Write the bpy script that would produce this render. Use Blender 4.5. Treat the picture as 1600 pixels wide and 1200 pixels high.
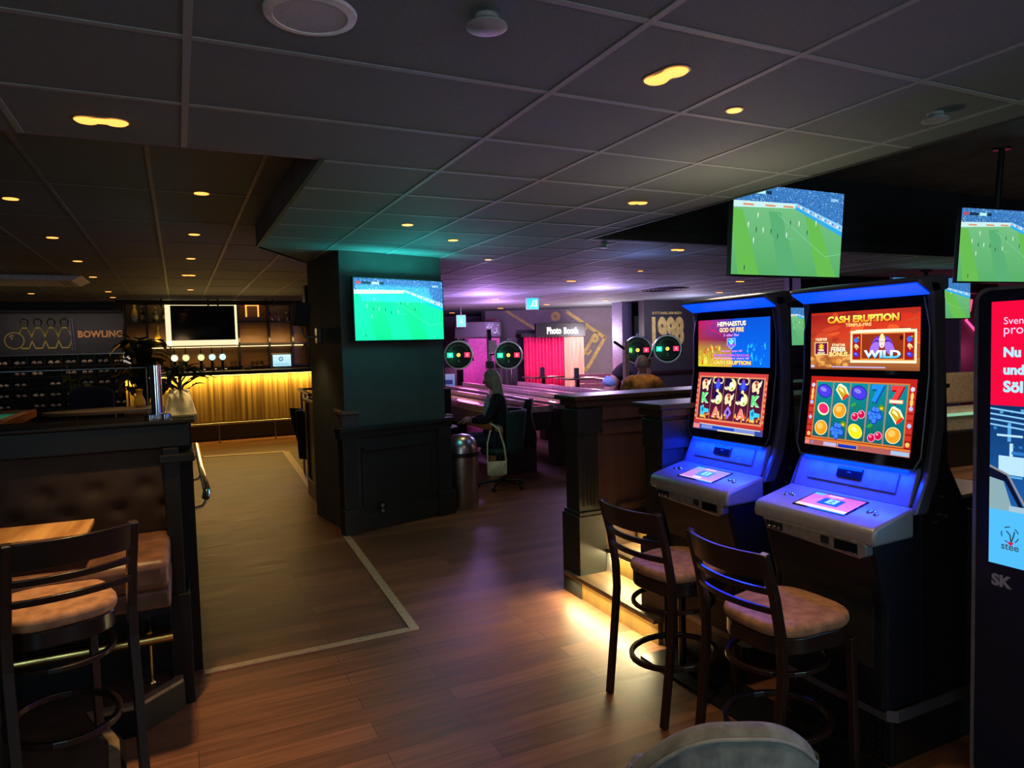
import bpy, bmesh, math, random
from mathutils import Vector, Matrix, Euler
for o in list(bpy.data.objects): bpy.data.objects.remove(o)
C = bpy.context.scene.collection
R = math.radians; PI = math.pi
rnd = random.Random(7)
V = Vector
# ------------------------------------------------------------------ camera
cam = bpy.data.cameras.new('camera'); camo = bpy.data.objects.new('camera', cam); C.objects.link(camo)
cam.sensor_width = 36; cam.lens = 36*1083/1600; cam.clip_start = .05; cam.clip_end = 100
yaw, pitch, roll = R(25.65), R(3.15), R(-1.5)
f = V((math.sin(yaw)*math.cos(pitch), math.cos(yaw)*math.cos(pitch), -math.sin(pitch)))
r = V((math.cos(yaw), -math.sin(yaw), 0)); u = r.cross(f)
r2 = r*math.cos(roll)+u*math.sin(roll); u2 = -r*math.sin(roll)+u*math.cos(roll)
m = Matrix((r2, u2, -f)).transposed().to_4x4(); m.translation = (0, 0, 1.72)
camo.matrix_world = m
bpy.context.scene.camera = camo
# ------------------------------------------------------------------ world, exposure
w = bpy.data.worlds.new('world'); bpy.context.scene.world = w; w.use_nodes = True
w.node_tree.nodes['Background'].inputs[0].default_value = (.55, .6, .8, 1)
w.node_tree.nodes['Background'].inputs[1].default_value = .02
vs = bpy.context.scene.view_settings
vs.view_transform = 'Standard'; vs.look = 'None'; vs.gamma = 1; vs.use_curve_mapping = False; vs.exposure = 0.12
# ------------------------------------------------------------------ large lights
KL = 1.7
def light(kind, loc, energy, color, size=.1, rot=None, spot=None, blend=.6, sy=None):
    l = bpy.data.lights.new(kind.lower()+'_light', kind); l.energy = energy*KL; l.color = color
    if kind == 'AREA':
        l.size = size
        if sy: l.shape = 'RECTANGLE'; l.size_y = sy
    else: l.shadow_soft_size = size
    if kind == 'SPOT': l.spot_size = R(spot or 90); l.spot_blend = blend
    o = bpy.data.objects.new(kind.lower()+'_light', l); C.objects.link(o); o.location = loc
    if rot: o.rotation_euler = rot
    return o
WARM = (1, .62, .26)
# coloured stage lamps over the games at the back
light('POINT', (4.9, 11.3, 2.3), 62, (.60, .30, 1), .25)
# soft points behind the camera are added fill for the unseen room
light('POINT', (-1.5, -2.2, 1.7), 40, (.55, .86, 1), .7)
light('POINT', (3.2, -2.4, 1.7), 40, (.52, .86, 1), .7)
light('POINT', (.2, -.9, 2.2), 9, (1, .60, .30), .3)
light('POINT', (2.7, 2.9, 2.05), 6, (1, .72, .48), .2)  # warm fill added in mid air to brighten the ceiling patch above
light('POINT', (6.0, 13.2, 2.2), 46, (.78, .36, 1), .25)
light('POINT', (5.9, 14.6, 1.2), 12, (1, .15, .55), .25)
light('POINT', (6.4, 9.8, 2.3), 42, (.62, .42, 1), .25)
light('POINT', (8.7, 13.4, 1.9), 50, (.95, .8, .9), .25)
light('POINT', (9.4, 11.2, 2.2), 22, (.75, .65, 1), .25)
light('POINT', (8.6, 13.6, 1.1), 14, (1, .25, .3), .2)
light('POINT', (4.4, 6.0, 2.35), 3.0, (.3, .4, 1), .2)
# warm area fill added over the bar, standing in for bounced light
light('AREA', (.9, 15.4, 2.2), 20, (1, .66, .22), 2.5, (R(-35), 0, 0), sy=.4)
# ------------------------------------------------------------------ materials
MATS = {}
def mat(name, col=(.5, .5, .5), rough=.5, metal=0, emit=0, ecol=None, kind='noise', scale=20, amt=.12, bump=.02, spec=.5, trans=0, col2=None, coat=0, alpha=None):
    if name in MATS: return MATS[name]
    m = bpy.data.materials.new(name); m.use_nodes = True; nt = m.node_tree; N = nt.nodes; L = nt.links
    b = N['Principled BSDF']
    b.inputs['Roughness'].default_value = rough; b.inputs['Metallic'].default_value = metal
    b.inputs['Specular IOR Level'].default_value = spec
    b.inputs['Coat Weight'].default_value = coat
    c = (*col, 1)
    if trans: b.inputs['Transmission Weight'].default_value = trans
    if alpha is not None: b.inputs['Alpha'].default_value = alpha
    if kind == 'plain' : b.inputs['Base Color'].default_value = c
    else:
        tc = N.new('ShaderNodeTexCoord'); mp = N.new('ShaderNodeMapping'); L.new(tc.outputs['Object'], mp.inputs[0])
        n = N.new('ShaderNodeTexNoise'); n.inputs['Scale'].default_value = scale; n.inputs['Detail'].default_value = 5
        if kind == 'woodx': mp.inputs['Scale'].default_value = (.12, 1, 1)
        if kind == 'woody': mp.inputs['Scale'].default_value = (1, .12, 1)
        if kind == 'woodz': mp.inputs['Scale'].default_value = (1, 1, .1)
        L.new(mp.outputs[0], n.inputs[0])
        mix = N.new('ShaderNodeMix'); mix.data_type = 'RGBA'
        cc = col2 or tuple(max(0, x*(1-amt*2.5)) for x in col)
        mix.inputs['A'].default_value = c; mix.inputs['B'].default_value = (*cc, 1)
        rp = N.new('ShaderNodeMapRange'); rp.inputs[1].default_value = .35; rp.inputs[2].default_value = .65
        L.new(n.outputs[0], rp.inputs[0]); L.new(rp.outputs[0], mix.inputs['Factor'])
        L.new(mix.outputs['Result'], b.inputs['Base Color'])
        if bump:
            bp = N.new('ShaderNodeBump'); bp.inputs['Strength'].default_value = .4; bp.inputs['Distance'].default_value = bump*.1
            L.new(n.outputs[0], bp.inputs['Height']); L.new(bp.outputs[0], b.inputs['Normal'])
    if emit:
        b.inputs['Emission Color'].default_value = (*(ecol or col), 1); b.inputs['Emission Strength'].default_value = emit
    MATS[name] = m; return m
def planks_mat():
    m = bpy.data.materials.new('floor_planks'); m.use_nodes = True; nt = m.node_tree; N = nt.nodes; L = nt.links
    b = N['Principled BSDF']; tc = N.new('ShaderNodeTexCoord')
    br = N.new('ShaderNodeTexBrick'); br.inputs['Scale'].default_value = 1; br.inputs['Brick Width'].default_value = 1.15
    br.inputs['Row Height'].default_value = .135; br.inputs['Mortar Size'].default_value = .0015; br.offset = .37
    br.inputs['Color1'].default_value = (.255, .108, .052, 1); br.inputs['Color2'].default_value = (.135, .058, .030, 1)
    br.inputs['Mortar'].default_value = (.05, .025, .018, 1); br.inputs['Bias'].default_value = -.1
    L.new(tc.outputs['Object'], br.inputs[0])
    mp = N.new('ShaderNodeMapping'); mp.inputs['Scale'].default_value = (1.2, 14, 1); L.new(tc.outputs['Object'], mp.inputs[0])
    n = N.new('ShaderNodeTexNoise'); n.inputs['Scale'].default_value = 2.2; n.inputs['Detail'].default_value = 8; L.new(mp.outputs[0], n.inputs[0])
    mr = N.new('ShaderNodeMapRange'); mr.inputs[1].default_value = .3; mr.inputs[2].default_value = .7; mr.inputs[3].default_value = .68; mr.inputs[4].default_value = 1.25
    L.new(n.outputs[0], mr.inputs[0])
    mx = N.new('ShaderNodeVectorMath'); mx.operation = 'SCALE'; L.new(br.outputs[0], mx.inputs[0]); L.new(mr.outputs[0], mx.inputs['Scale'])
    L.new(mx.outputs[0], b.inputs['Base Color'])
    r_ = N.new('ShaderNodeMapRange'); r_.inputs[1].default_value = .3; r_.inputs[2].default_value = .7; r_.inputs[3].default_value = .38; r_.inputs[4].default_value = .52
    b.inputs['Specular IOR Level'].default_value = .32
    L.new(n.outputs[0], r_.inputs[0]); L.new(r_.outputs[0], b.inputs['Roughness'])
    bp = N.new('ShaderNodeBump'); bp.inputs['Strength'].default_value = .25; bp.inputs['Distance'].default_value = .0015; L.new(n.outputs[0], bp.inputs['Height']); L.new(bp.outputs[0], b.inputs['Normal'])
    return m
def slat_mat():
    m = bpy.data.materials.new('bar_boards'); m.use_nodes = True; nt = m.node_tree; N = nt.nodes; L = nt.links
    b = N['Principled BSDF']; tc = N.new('ShaderNodeTexCoord'); mp = N.new('ShaderNodeMapping'); mp.inputs['Scale'].default_value = (14, 1, .25)
    L.new(tc.outputs['Object'], mp.inputs[0]); n = N.new('ShaderNodeTexNoise'); n.inputs['Scale'].default_value = 1.3; n.inputs['Detail'].default_value = 3; L.new(mp.outputs[0], n.inputs[0])
    cr = N.new('ShaderNodeValToRGB'); cr.color_ramp.elements[0].position = .35; cr.color_ramp.elements[0].color = (.16, .085, .03, 1)
    cr.color_ramp.elements[1].position = .68; cr.color_ramp.elements[1].color = (.62, .42, .15, 1); L.new(n.outputs[0], cr.inputs[0]); L.new(cr.outputs[0], b.inputs['Base Color'])
    b.inputs['Roughness'].default_value = .55
    return m
BLACK = mat('black_paint', (.012, .012, .013), .38, amt=.1)
DARKWOOD = mat('dark_stained_wood', (.028, .014, .010), .28, kind='woodz', scale=30, coat=.12)
BLACKWOOD = mat('black_stained_wood', (.0075, .0068, .0065), .45, kind='woodx', scale=25, spec=.3)
BROWNPANEL = mat('brown_panelling', (.115, .060, .045), .42, kind='woodz', scale=14)
GREENWALL = mat('dark_green_paint', (.062, .085, .080), .55, scale=6, amt=.08)
WAINS = mat('black_green_panelling', (.026, .029, .028), .4, scale=9, amt=.1)
NAVY = mat('navy_paint', (.013, .017, .034), .5, scale=8, amt=.1)
CHARC = mat('charcoal_wall', (.045, .044, .052), .6, scale=6, amt=.08)
GREYWALL = mat('grey_wall', (.30, .28, .29), .7, scale=5, amt=.06)
SUEDE = mat('brown_suede', (.50, .25, .125), .75, scale=22, amt=.3, col2=(.30, .14, .07), bump=.05)
LEATHER = mat('brown_leather', (.042, .025, .013), .6, scale=12, spec=.25, col2=(.030, .017, .010), bump=.05)
LEATHERL = mat('worn_brown_leather', (.20, .09, .045), .45, scale=9, col2=(.10, .045, .026), bump=.05)
TABLEWOOD = mat('oak_board', (.75, .42, .15), .35, kind='woody', scale=16, col2=(.42, .20, .07))
CHROME = mat('chrome', (.8, .8, .82), .12, 1, scale=40, amt=.03, bump=0)
STEEL = mat('brushed_steel', (.55, .55, .55), .28, 1, scale=40, amt=.1, bump=.01)
BRASS = mat('brass', (.95, .66, .22), .24, 1, scale=40, amt=.05, bump=0)
GOLDSTRIP = mat('brass_floor_strip', (.62, .45, .28), .45, .3, scale=30, amt=.1)
WHITE = mat('white_plastic', (.7, .7, .7), .5, scale=30, amt=.03)
GREYP = mat('grey_plastic', (.20, .20, .22), .45, scale=30, amt=.04)
RIM = mat('grey_metal_rim', (.15, .15, .18), .35, .6, scale=30, amt=.04)
DECK = mat('silver_plastic', (.34, .34, .35), .36, .35, scale=30, amt=.03, bump=.003)
GLASSB = mat('black_glass', (.006, .006, .008), .06, kind='plain')
SKIN = mat('skin', (.55, .30, .21), .55, scale=30, amt=.06)
HAIRB = mat('blonde_hair', (.50, .40, .27), .5, kind='woodz', scale=60, col2=(.25, .19, .12))
HAIRG = mat('grey_hair', (.22, .19, .22), .6, kind='woodz', scale=60)
BLACKCLOTH = mat('black_cloth', (.012, .012, .015), .85, scale=40, bump=.04)
GOLD_E = mat('amber_lamp', (1, .36, .07), .5, emit=2.1, ecol=(1, .37, .07), kind='plain')
def emis(name, col, s=1.0): return mat(name, col, .5, emit=s, ecol=col, kind='plain')
def glass_mat():
    m = bpy.data.materials.new('clear_glass'); m.use_nodes = True; nt = m.node_tree; N = nt.nodes; L = nt.links
    t = N.new('ShaderNodeBsdfTransparent'); t.inputs[0].default_value = (.86, .88, .88, 1); g = N.new('ShaderNodeBsdfGlossy'); g.inputs['Roughness'].default_value = .03
    lw = N.new('ShaderNodeLayerWeight'); lw.inputs[0].default_value = .02; mx = N.new('ShaderNodeMixShader')
    L.new(lw.outputs['Fresnel'], mx.inputs[0]); L.new(t.outputs[0], mx.inputs[1]); L.new(g.outputs[0], mx.inputs[2]); L.new(mx.outputs[0], N['Material Output'].inputs[0])
    return m
GLASS = glass_mat()
def screen_mat(name, s):
    m = bpy.data.materials.new(name); m.use_nodes = True; nt = m.node_tree; N = nt.nodes; L = nt.links
    a = N.new('ShaderNodeVertexColor'); a.layer_name = 'Col'; b = N['Principled BSDF']; b.inputs['Base Color'].default_value = (.004, .004, .004, 1)
    b.inputs['Roughness'].default_value = .25; b.inputs['Specular IOR Level'].default_value = .25
    L.new(a.outputs[0], b.inputs['Emission Color']); b.inputs['Emission Strength'].default_value = s
    return m
SCR = {}
def scr(s):
    if s not in SCR: SCR[s] = screen_mat('screen_picture', s)
    return SCR[s]
def paint_mat(name, rough=.6):
    m = bpy.data.materials.new(name); m.use_nodes = True; nt = m.node_tree; N = nt.nodes; L = nt.links
    a = N.new('ShaderNodeVertexColor'); a.layer_name = 'Col'; b = N['Principled BSDF']; b.inputs['Roughness'].default_value = rough
    L.new(a.outputs[0], b.inputs['Base Color']); return m
PAINT = paint_mat('printed_graphic')
def dots_mat(name, base, dot, pitch, axes=(1, 2)):
    m = bpy.data.materials.new(name); m.use_nodes = True; nt = m.node_tree; N = nt.nodes; L = nt.links
    b = N['Principled BSDF']; b.inputs['Metallic'].default_value = .4; b.inputs['Roughness'].default_value = .35
    tc = N.new('ShaderNodeTexCoord'); vo = N.new('ShaderNodeTexVoronoi'); vo.inputs['Scale'].default_value = 1/pitch; vo.inputs['Randomness'].default_value = .0
    L.new(tc.outputs['Object'], vo.inputs['Vector']); mr = N.new('ShaderNodeMapRange'); mr.inputs[1].default_value = .38; mr.inputs[2].default_value = .30
    L.new(vo.outputs['Distance'], mr.inputs[0]); mx = N.new('ShaderNodeMix'); mx.data_type = 'RGBA'; mx.inputs['A'].default_value = (*base, 1); mx.inputs['B'].default_value = (*dot, 1)
    L.new(mr.outputs[0], mx.inputs['Factor']); L.new(mx.outputs['Result'], b.inputs['Base Color']); return m
# ------------------------------------------------------------------ mesh building
class MB:
    def __init__(s): s.v = []; s.f = []; s.m = []; s.k = 0; s.mats = []
    def use(s, m):
        if m not in s.mats: s.mats.append(m)
        s.k = s.mats.index(m); return s
    def add(s, vs, fs, M=None):
        n = len(s.v); s.v += [(M@V(p) if M else V(p)) for p in vs]
        for q in fs: s.f.append([i+n for i in q]); s.m.append(s.k)
        return s
    def box(s, c, d, rot=None):
        x, y, z = d[0]/2, d[1]/2, d[2]/2
        vs = [(a*x, b*y, e*z) for a in (-1, 1) for b in (-1, 1) for e in (-1, 1)]
        M = Matrix.Translation(c)
        if rot: M = M@Euler(rot).to_matrix().to_4x4()
        return s.add(vs, [(0, 1, 3, 2), (4, 6, 7, 5), (0, 4, 5, 1), (2, 3, 7, 6), (0, 2, 6, 4), (1, 5, 7, 3)], M)
    def bb(s, a, b): return s.box([(a[i]+b[i])/2 for i in range(3)], [abs(b[i]-a[i]) for i in range(3)])
    def prism(s, pts, a, b, axis='z'):
        def P(p, h):
            return {'z': (p[0], p[1], h), 'y': (p[0], h, p[1]), 'x': (h, p[0], p[1])}[axis]
        n = len(pts); vs = [P(p, a) for p in pts]+[P(p, b) for p in pts]
        fs = [list(range(n))[::-1], list(range(n, 2*n))]+[(i, (i+1) % n, (i+1) % n+n, i+n) for i in range(n)]
        return s.add(vs, fs)
    def lathe(s, prof, n=24, M=None):
        vs = []; fs = []
        for (rr, z) in prof:
            for i in range(n): a = 2*PI*i/n; vs.append((rr*math.cos(a), rr*math.sin(a), z))
        for j in range(len(prof)-1):
            for i in range(n): fs.append((j*n+i, j*n+(i+1) % n, (j+1)*n+(i+1) % n, (j+1)*n+i))
        fs.append(list(range(n))[::-1]); fs.append([(len(prof)-1)*n+i for i in range(n)])
        return s.add(vs, fs, M)
    def cyl(s, p, q, r1, r2=None, n=16):
        p, q = V(p), V(q); d = q-p; M = Matrix.Translation(p)@d.to_track_quat('Z', 'Y').to_matrix().to_4x4()
        return s.lathe([(r1, 0), (r1 if r2 is None else r2, d.length)], n, M)
    def tube(s, pts, r, n=10, closed=False, flat=None):
        pts = [V(p) for p in pts]; N = len(pts); vs = []; fs = []; dd = pts[-1]-pts[0]; up = V((0, 0, 1)) if closed or abs(dd.z) < .75*dd.length else V((0, 1, 0))
        for i, p in enumerate(pts):
            if closed: t = pts[(i+1) % N]-pts[i-1]
            else: t = pts[min(i+1, N-1)]-pts[max(i-1, 0)]
            t.normalize(); a = t.cross(up)
            if a.length < .05: a = t.cross(V((1, 0, 0)))
            a.normalize(); b = a.cross(t)
            rr = r[i] if isinstance(r, (list, tuple)) else r
            for k in range(n):
                an = 2*PI*k/n+(PI/4 if n == 4 else 0)
                if flat: vs.append(p+a*flat[0]*math.cos(an)*1.414+b*flat[1]*math.sin(an)*1.414)
                else: vs.append(p+(a*math.cos(an)+b*math.sin(an))*rr)
        for i in range(N if closed else N-1):
            j = (i+1) % N
            for k in range(n): fs.append((i*n+k, i*n+(k+1) % n, j*n+(k+1) % n, j*n+k))
        if not closed: fs.append(list(range(n))[::-1]); fs.append([(N-1)*n+k for k in range(n)])
        return s.add(vs, fs)
    def ball(s, c, d, n=16, rot=None):
        k = n//2; M = Matrix.Translation(c)
        if rot: M = M@Euler(rot).to_matrix().to_4x4()
        M = M@Matrix.Diagonal((*d, 1))
        return s.lathe([(max(1e-4, math.sin(PI*i/k)), -math.cos(PI*i/k)) for i in range(k+1)], n, M)
    def slab(s, pts, t):  # flat outline in 3d given thickness vector
        pts = [V(p) for p in pts]; t = V(t); n = len(pts)
        return s.add(pts+[p+t for p in pts], [list(range(n))[::-1], list(range(n, 2*n))]+[(i, (i+1) % n, (i+1) % n+n, i+n) for i in range(n)])
    def grid(s, fn, nu, nv):
        vs = [fn(i/nu, j/nv) for i in range(nu+1) for j in range(nv+1)]
        return s.add(vs, [(i*(nv+1)+j, (i+1)*(nv+1)+j, (i+1)*(nv+1)+j+1, i*(nv+1)+j+1) for i in range(nu) for j in range(nv)])
    def build(s, name, m=None, parent=None, bev=0, smooth=False, sub=0, thick=0, segs=2):
        me = bpy.data.meshes.new(name); me.from_pydata([tuple(p) for p in s.v], [], s.f)
        for x in (s.mats or [m]): me.materials.append(x)
        if s.mats:
            for p, k in zip(me.polygons, s.m): p.material_index = k
        bm = bmesh.new(); bm.from_mesh(me); bmesh.ops.recalc_face_normals(bm, faces=bm.faces)
        bm.to_mesh(me); bm.free()
        if smooth:
            for p in me.polygons: p.use_smooth = True
            me.set_sharp_from_angle(angle=R(38))
        o = bpy.data.objects.new(name, me); C.objects.link(o)
        if parent: o.parent = parent
        if thick: q = o.modifiers.new('s', 'SOLIDIFY'); q.thickness = thick; q.offset = 0
        if bev: q = o.modifiers.new('b', 'BEVEL'); q.width = bev; q.segments = segs; q.limit_method = 'ANGLE'; q.angle_limit = R(40)
        if sub: q = o.modifiers.new('u', 'SUBSURF'); q.levels = sub; q.render_levels = sub
        return o
def tag(o, label, cat, group=None, kind=None):
    o['label'] = label; o['category'] = cat
    if group: o['group'] = group
    if kind: o['kind'] = kind
    return o
def thing(name, label, cat, loc=(0, 0, 0), rz=0, group=None):
    o = bpy.data.objects.new(name, None); C.objects.link(o); o.location = loc; o.rotation_euler = (0, 0, rz); o.empty_display_size = .1
    return tag(o, label, cat, group)
def struct(o): o['kind'] = 'structure'; return o
def dup(root, loc, rz=None, label=None, group=None):
    def cp(o, par):
        c = o.copy(); C.objects.link(c); c.parent = par
        for ch in [x for x in ALLCH.get(o.name, [])]: cp(ch, c)
        return c
    ALLCH = {}
    for x in bpy.data.objects:
        if x.parent: ALLCH.setdefault(x.parent.name, []).append(x)
    r_ = cp(root, None); r_.location = loc
    if rz is not None: r_.rotation_euler = (0, 0, rz)
    if label: r_['label'] = label
    if group: r_['group'] = group
    return r_
# ------------------------------------------------------------------ lettering and pictures
TXT = {}
def text_mesh(s, extrude=0, bold=0, sp=1):
    key = (s, extrude, bold, sp)
    if key in TXT: return TXT[key]
    cu = bpy.data.curves.new('t', 'FONT'); cu.body = s; cu.size = 1; cu.offset = bold; cu.extrude = extrude; cu.resolution_u = 3; cu.space_character = sp
    ob = bpy.data.objects.new('t', cu); C.objects.link(ob); dg = bpy.context.evaluated_depsgraph_get(); dg.update()
    e = ob.evaluated_get(dg); me = e.to_mesh(); vs = [v.co.copy() for v in me.vertices]; fs = [list(p.vertices) for p in me.polygons]; e.to_mesh_clear()
    bpy.data.objects.remove(ob)
    x0 = min(v.x for v in vs); x1 = max(v.x for v in vs); y0 = min(v.y for v in vs); y1 = max(v.y for v in vs)
    vs = [(v.x-x0, v.y-y0, v.z) for v in vs]
    TXT[key] = (vs, fs, x1-x0, y1-y0); return TXT[key]
class Canvas:
    """a flat picture: x from 0 to a, y from 0 to 1, on the rectangle O, O+U, O+V"""
    def __init__(s, O, U, W, gap=.000016):
        s.O, s.U, s.W = V(O), V(U), V(W); s.a = s.U.length/s.W.length; s.n = s.U.cross(s.W).normalized(); s.gap = gap
        s.k = 0; s.v = []; s.f = []; s.c = []
    def P(s, x, y): return s.O+s.U*(x/s.a)+s.W*y+s.n*(s.gap*s.k)
    def poly(s, pts, col, cols=None):
        if not cols and any(x < -1e-6 or y < -1e-6 or x > s.a+1e-6 or y > 1+1e-6 for x, y in pts): pts = s.clip(pts)
        if len(pts) < 3: s.k += 1; return s
        s.k += 1; n = len(s.v); s.v += [s.P(*p) for p in pts]; s.f.append(list(range(n, n+len(pts))))
        s.c += (cols or [col]*len(pts)); return s
    def clip(s, pts):
        for ax, lim, sg in ((0, 0, 1), (0, s.a, -1), (1, 0, 1), (1, 1, -1)):
            out = []
            for i, p in enumerate(pts):
                o = pts[i-1]; dp = (p[ax]-lim)*sg; do = (o[ax]-lim)*sg
                if (dp >= 0) != (do >= 0): k = do/(do-dp); out.append((o[0]+(p[0]-o[0])*k, o[1]+(p[1]-o[1])*k))
                if dp >= 0: out.append(p)
            pts = out
            if not pts: return []
        return pts
    def rect(s, x0, y0, x1, y1, col, top=None, right=None):
        if top: return s.poly([(x0, y0), (x1, y0), (x1, y1), (x0, y1)], 0, [col, col, top, top])
        if right: return s.poly([(x0, y0), (x1, y0), (x1, y1), (x0, y1)], 0, [col, right, right, col])
        return s.poly([(x0, y0), (x1, y0), (x1, y1), (x0, y1)], col)
    def bg(s, col, **k): return s.rect(0, 0, s.a, 1, col, **k)
    def ell(s, x, y, rx, ry, col, n=20, rot=0, edge=None):
        c, d = math.cos(rot), math.sin(rot)
        pts = [(x+rx*math.cos(2*PI*i/n)*c-ry*math.sin(2*PI*i/n)*d, y+rx*math.cos(2*PI*i/n)*d+ry*math.sin(2*PI*i/n)*c) for i in range(n)]
        return s.poly(pts, col)
    def line(s, pts, w, col, closed=False):
        pts = list(pts)+([pts[0]] if closed else [])
        for (x0, y0), (x1, y1) in zip(pts, pts[1:]):
            d = math.hypot(x1-x0, y1-y0) or 1; nx, ny = -(y1-y0)/d*w/2, (x1-x0)/d*w/2; ex, ey = (x1-x0)/d*w*.3, (y1-y0)/d*w*.3
            s.poly([(x0+nx-ex, y0+ny-ey), (x0-nx-ex, y0-ny-ey), (x1-nx+ex, y1-ny+ey), (x1+nx+ex, y1+ny+ey)], col); s.k -= 1
        s.k += 1; return s
    def frame(s, x0, y0, x1, y1, w, col): return s.line([(x0, y0), (x1, y0), (x1, y1), (x0, y1)], w, col, True)
    def ring(s, x, y, rx, ry, w, col, a0=0, a1=360, n=28):
        return s.line([(x+rx*math.cos(R(a0+(a1-a0)*i/n)), y+ry*math.sin(R(a0+(a1-a0)*i/n))) for i in range(n+1)], w, col)
    def text(s, t, x, y, h, col, w=None, bold=.02, shadow=None, mid=True, rot=0, top=None, sp=1):
        if shadow: s.text(t, x+h*.06, y-h*.07, h*1.04, shadow, w=(w*1.02 if w else None), bold=bold+.02, mid=mid, rot=rot, sp=sp)
        vs, fs, tw, th = text_mesh(t, 0, bold, sp); k = h/th; kx = (w/tw) if w else k
        s.k += 1; n = len(s.v); ox = -tw*kx/2 if mid else 0; c, d = math.cos(rot), math.sin(rot)
        for (a, b, _) in vs:
            px, py = a*kx+ox, b*k-h/2; s.v.append(s.P(x+px*c-py*d, y+px*d+py*c)); s.c.append(top if (top and b > th*.5) else col)
        for q in fs: s.f.append([i+n for i in q])
        return s
    def build(s, name, m, parent=None):
        me = bpy.data.meshes.new(name); me.from_pydata([tuple(p) for p in s.v], [], s.f); me.materials.append(m)
        at = me.color_attributes.new('Col', 'FLOAT_COLOR', 'POINT')
        for i, c in enumerate(s.c): at.data[i].color = (*c, 1)
        bm = bmesh.new(); bm.from_mesh(me)
        bm.normal_update()
        for q in bm.faces:
            if q.normal.dot(s.n) < 0: q.normal_flip()
        bm.to_mesh(me); bm.free()
        o = bpy.data.objects.new(name, me); C.objects.link(o)
        if parent: o.parent = parent
        return o
def S(h):  # hex screen colour to linear
    h = h.lstrip('#'); v = [int(h[i:i+2], 16)/255 for i in (0, 2, 4)]
    return tuple((x/12.92 if x <= .04045 else ((x+.055)/1.055)**2.4) for x in v)
def arc_text(cv, t, x, y, rad, h, col, a0, a1, inside=False):
    n = len(t)
    for i, ch in enumerate(t):
        if ch == ' ': continue
        a = R(a0+(a1-a0)*i/max(1, n-1)); cv.text(ch, x+rad*math.cos(a), y+rad*math.sin(a), h, col, rot=a-PI/2 if not inside else a+PI/2)
        cv.k -= 1
    cv.k += 1
# ================================================================== the room
TILE = mat('grey_ceiling_tile', (.175, .225, .235), .8, scale=80, amt=.05, bump=.02)
TILE2 = mat('dim_ceiling_tile', (.165, .18, .165), .8, scale=80, amt=.05, bump=.02)
RAIL = mat('ceiling_grid_rail', (.33, .38, .39), .6, scale=40, amt=.05)
fl = MB(); fl.bb((-9, -4, -.1), (16, 20, 0)); struct(fl.build('floor', planks_mat()))
Zc, Zl, Zr = 2.64, 2.83, 3.42
# lower main ceiling in slabs, higher ceiling over the bar, raised bay over the machines
mc = MB()
mc.bb((-9, -4, Zc), (3.3, 3.46, Zc+.04)); mc.bb((.66, 3.46, Zc), (3.3, 6.45, Zc+.04))
mc.prism([(.66, 6.45), (3.3, 6.45), (3.3, 7.45), (1.22, 7.45)], Zc, Zc+.04)
mc.prism([(1.6, 7.45), (3.3, 7.45), (3.3, 9), (2.6, 9)], Zc, Zc+.04)
mc.bb((2.75, 9, Zc), (3.3, 20, Zc+.04)); mc.bb((3.3, 5.28, Zc), (16, 20, Zc+.04))
struct(mc.build('ceiling', TILE))
hc = MB(); hc.bb((-9, 3.42, Zl), (3.3, 20, Zl+.04)); struct(hc.build('ceiling', TILE2))
rc = MB(); rc.bb((3.26, -4, Zr), (16, 5.4, Zr+.04)); struct(rc.build('ceiling', mat('bay_ceiling', (.16, .21, .22), .8, scale=4)))
so = MB()
so.bb((-9, 3.42, Zc), (.66, 3.46, Zl)); so.bb((.66, 3.42, Zc+.04), (.70, 6.45, Zl))
so.prism([(.66, 6.45), (.70, 6.45), (1.26, 7.45), (1.22, 7.45)], Zc, Zl)
so.prism([(1.22, 7.45), (1.6, 7.45), (2.6, 9), (2.75, 9), (2.75, 20), (2.79, 20), (2.79, 8.96), (2.62, 8.96), (1.62, 7.41), (1.22, 7.41)], Zc+.03, Zl)
struct(so.build('trim_1', mat('soffit_face', (.22, .21, .26), .7, scale=6)))
sr = MB(); sr.bb((3.26, -4, Zc+.04), (3.3, 5.3, Zr)); sr.bb((3.3, 5.28, Zc), (16, 5.36, Zr)); sr.bb((3.3, 5.20, Zc), (16, 5.28, Zc+.1))
struct(sr.build('trim_2', mat('dark_bulkhead', (.040, .055, .068), .7, scale=6)))
ge = MB(); ge.bb((3.285, -4, Zc-.006), (3.31, 5.28, Zc+.03)); ge.bb((.655, 3.42, Zc-.006), (.68, 6.45, Zc+.002)); struct(ge.build('trim_3', mat('dark_edge_rail', (.05, .05, .055), .6)))
g = MB()
for k in range(-12, 22):
    x = .668+.6*k
    if x < 3.27:
        y1 = 3.44 if x < .66 else (6.45 if x < .9 else 7.4 if x < 1.9 else 9 if x < 2.7 else 20)
        if abs(x-.668) > .1: g.bb((x-.012, -4, Zc-.004), (x+.012, y1, Zc+.001))
    else: g.bb((x-.012, 5.3, Zc-.004), (x+.012, 20, Zc+.001))
for k in range(-9, 28):
    y = 1.66+.6*k
    if y < 3.4: g.bb((-9, y-.012, Zc-.003), (3.28, y+.012, Zc+.001))
    elif y < 5.2: g.bb((.67, y-.012, Zc-.003), (3.28, y+.012, Zc+.001))
    elif y < 6.9: g.bb((.7 if y < 6.4 else 1.0, y-.012, Zc-.003), (15, y+.012, Zc+.001))
    else: g.bb((2.8, y-.012, Zc-.003), (15, y+.012, Zc+.001))
struct(g.build('trim_4', RAIL))
g = MB()
for k in range(-12, 6):
    x = -.10+.6*k
    if x < 2.6: g.bb((x-.012, 3.47, Zl-.004), (x+.012, 19, Zl+.001))
for k in range(0, 14):
    y = 4.1+1.2*k; g.bb((-9, y-.006, Zl-.003), (.64 if y < 6.4 else 2.4, y+.006, Zl+.001))
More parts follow.
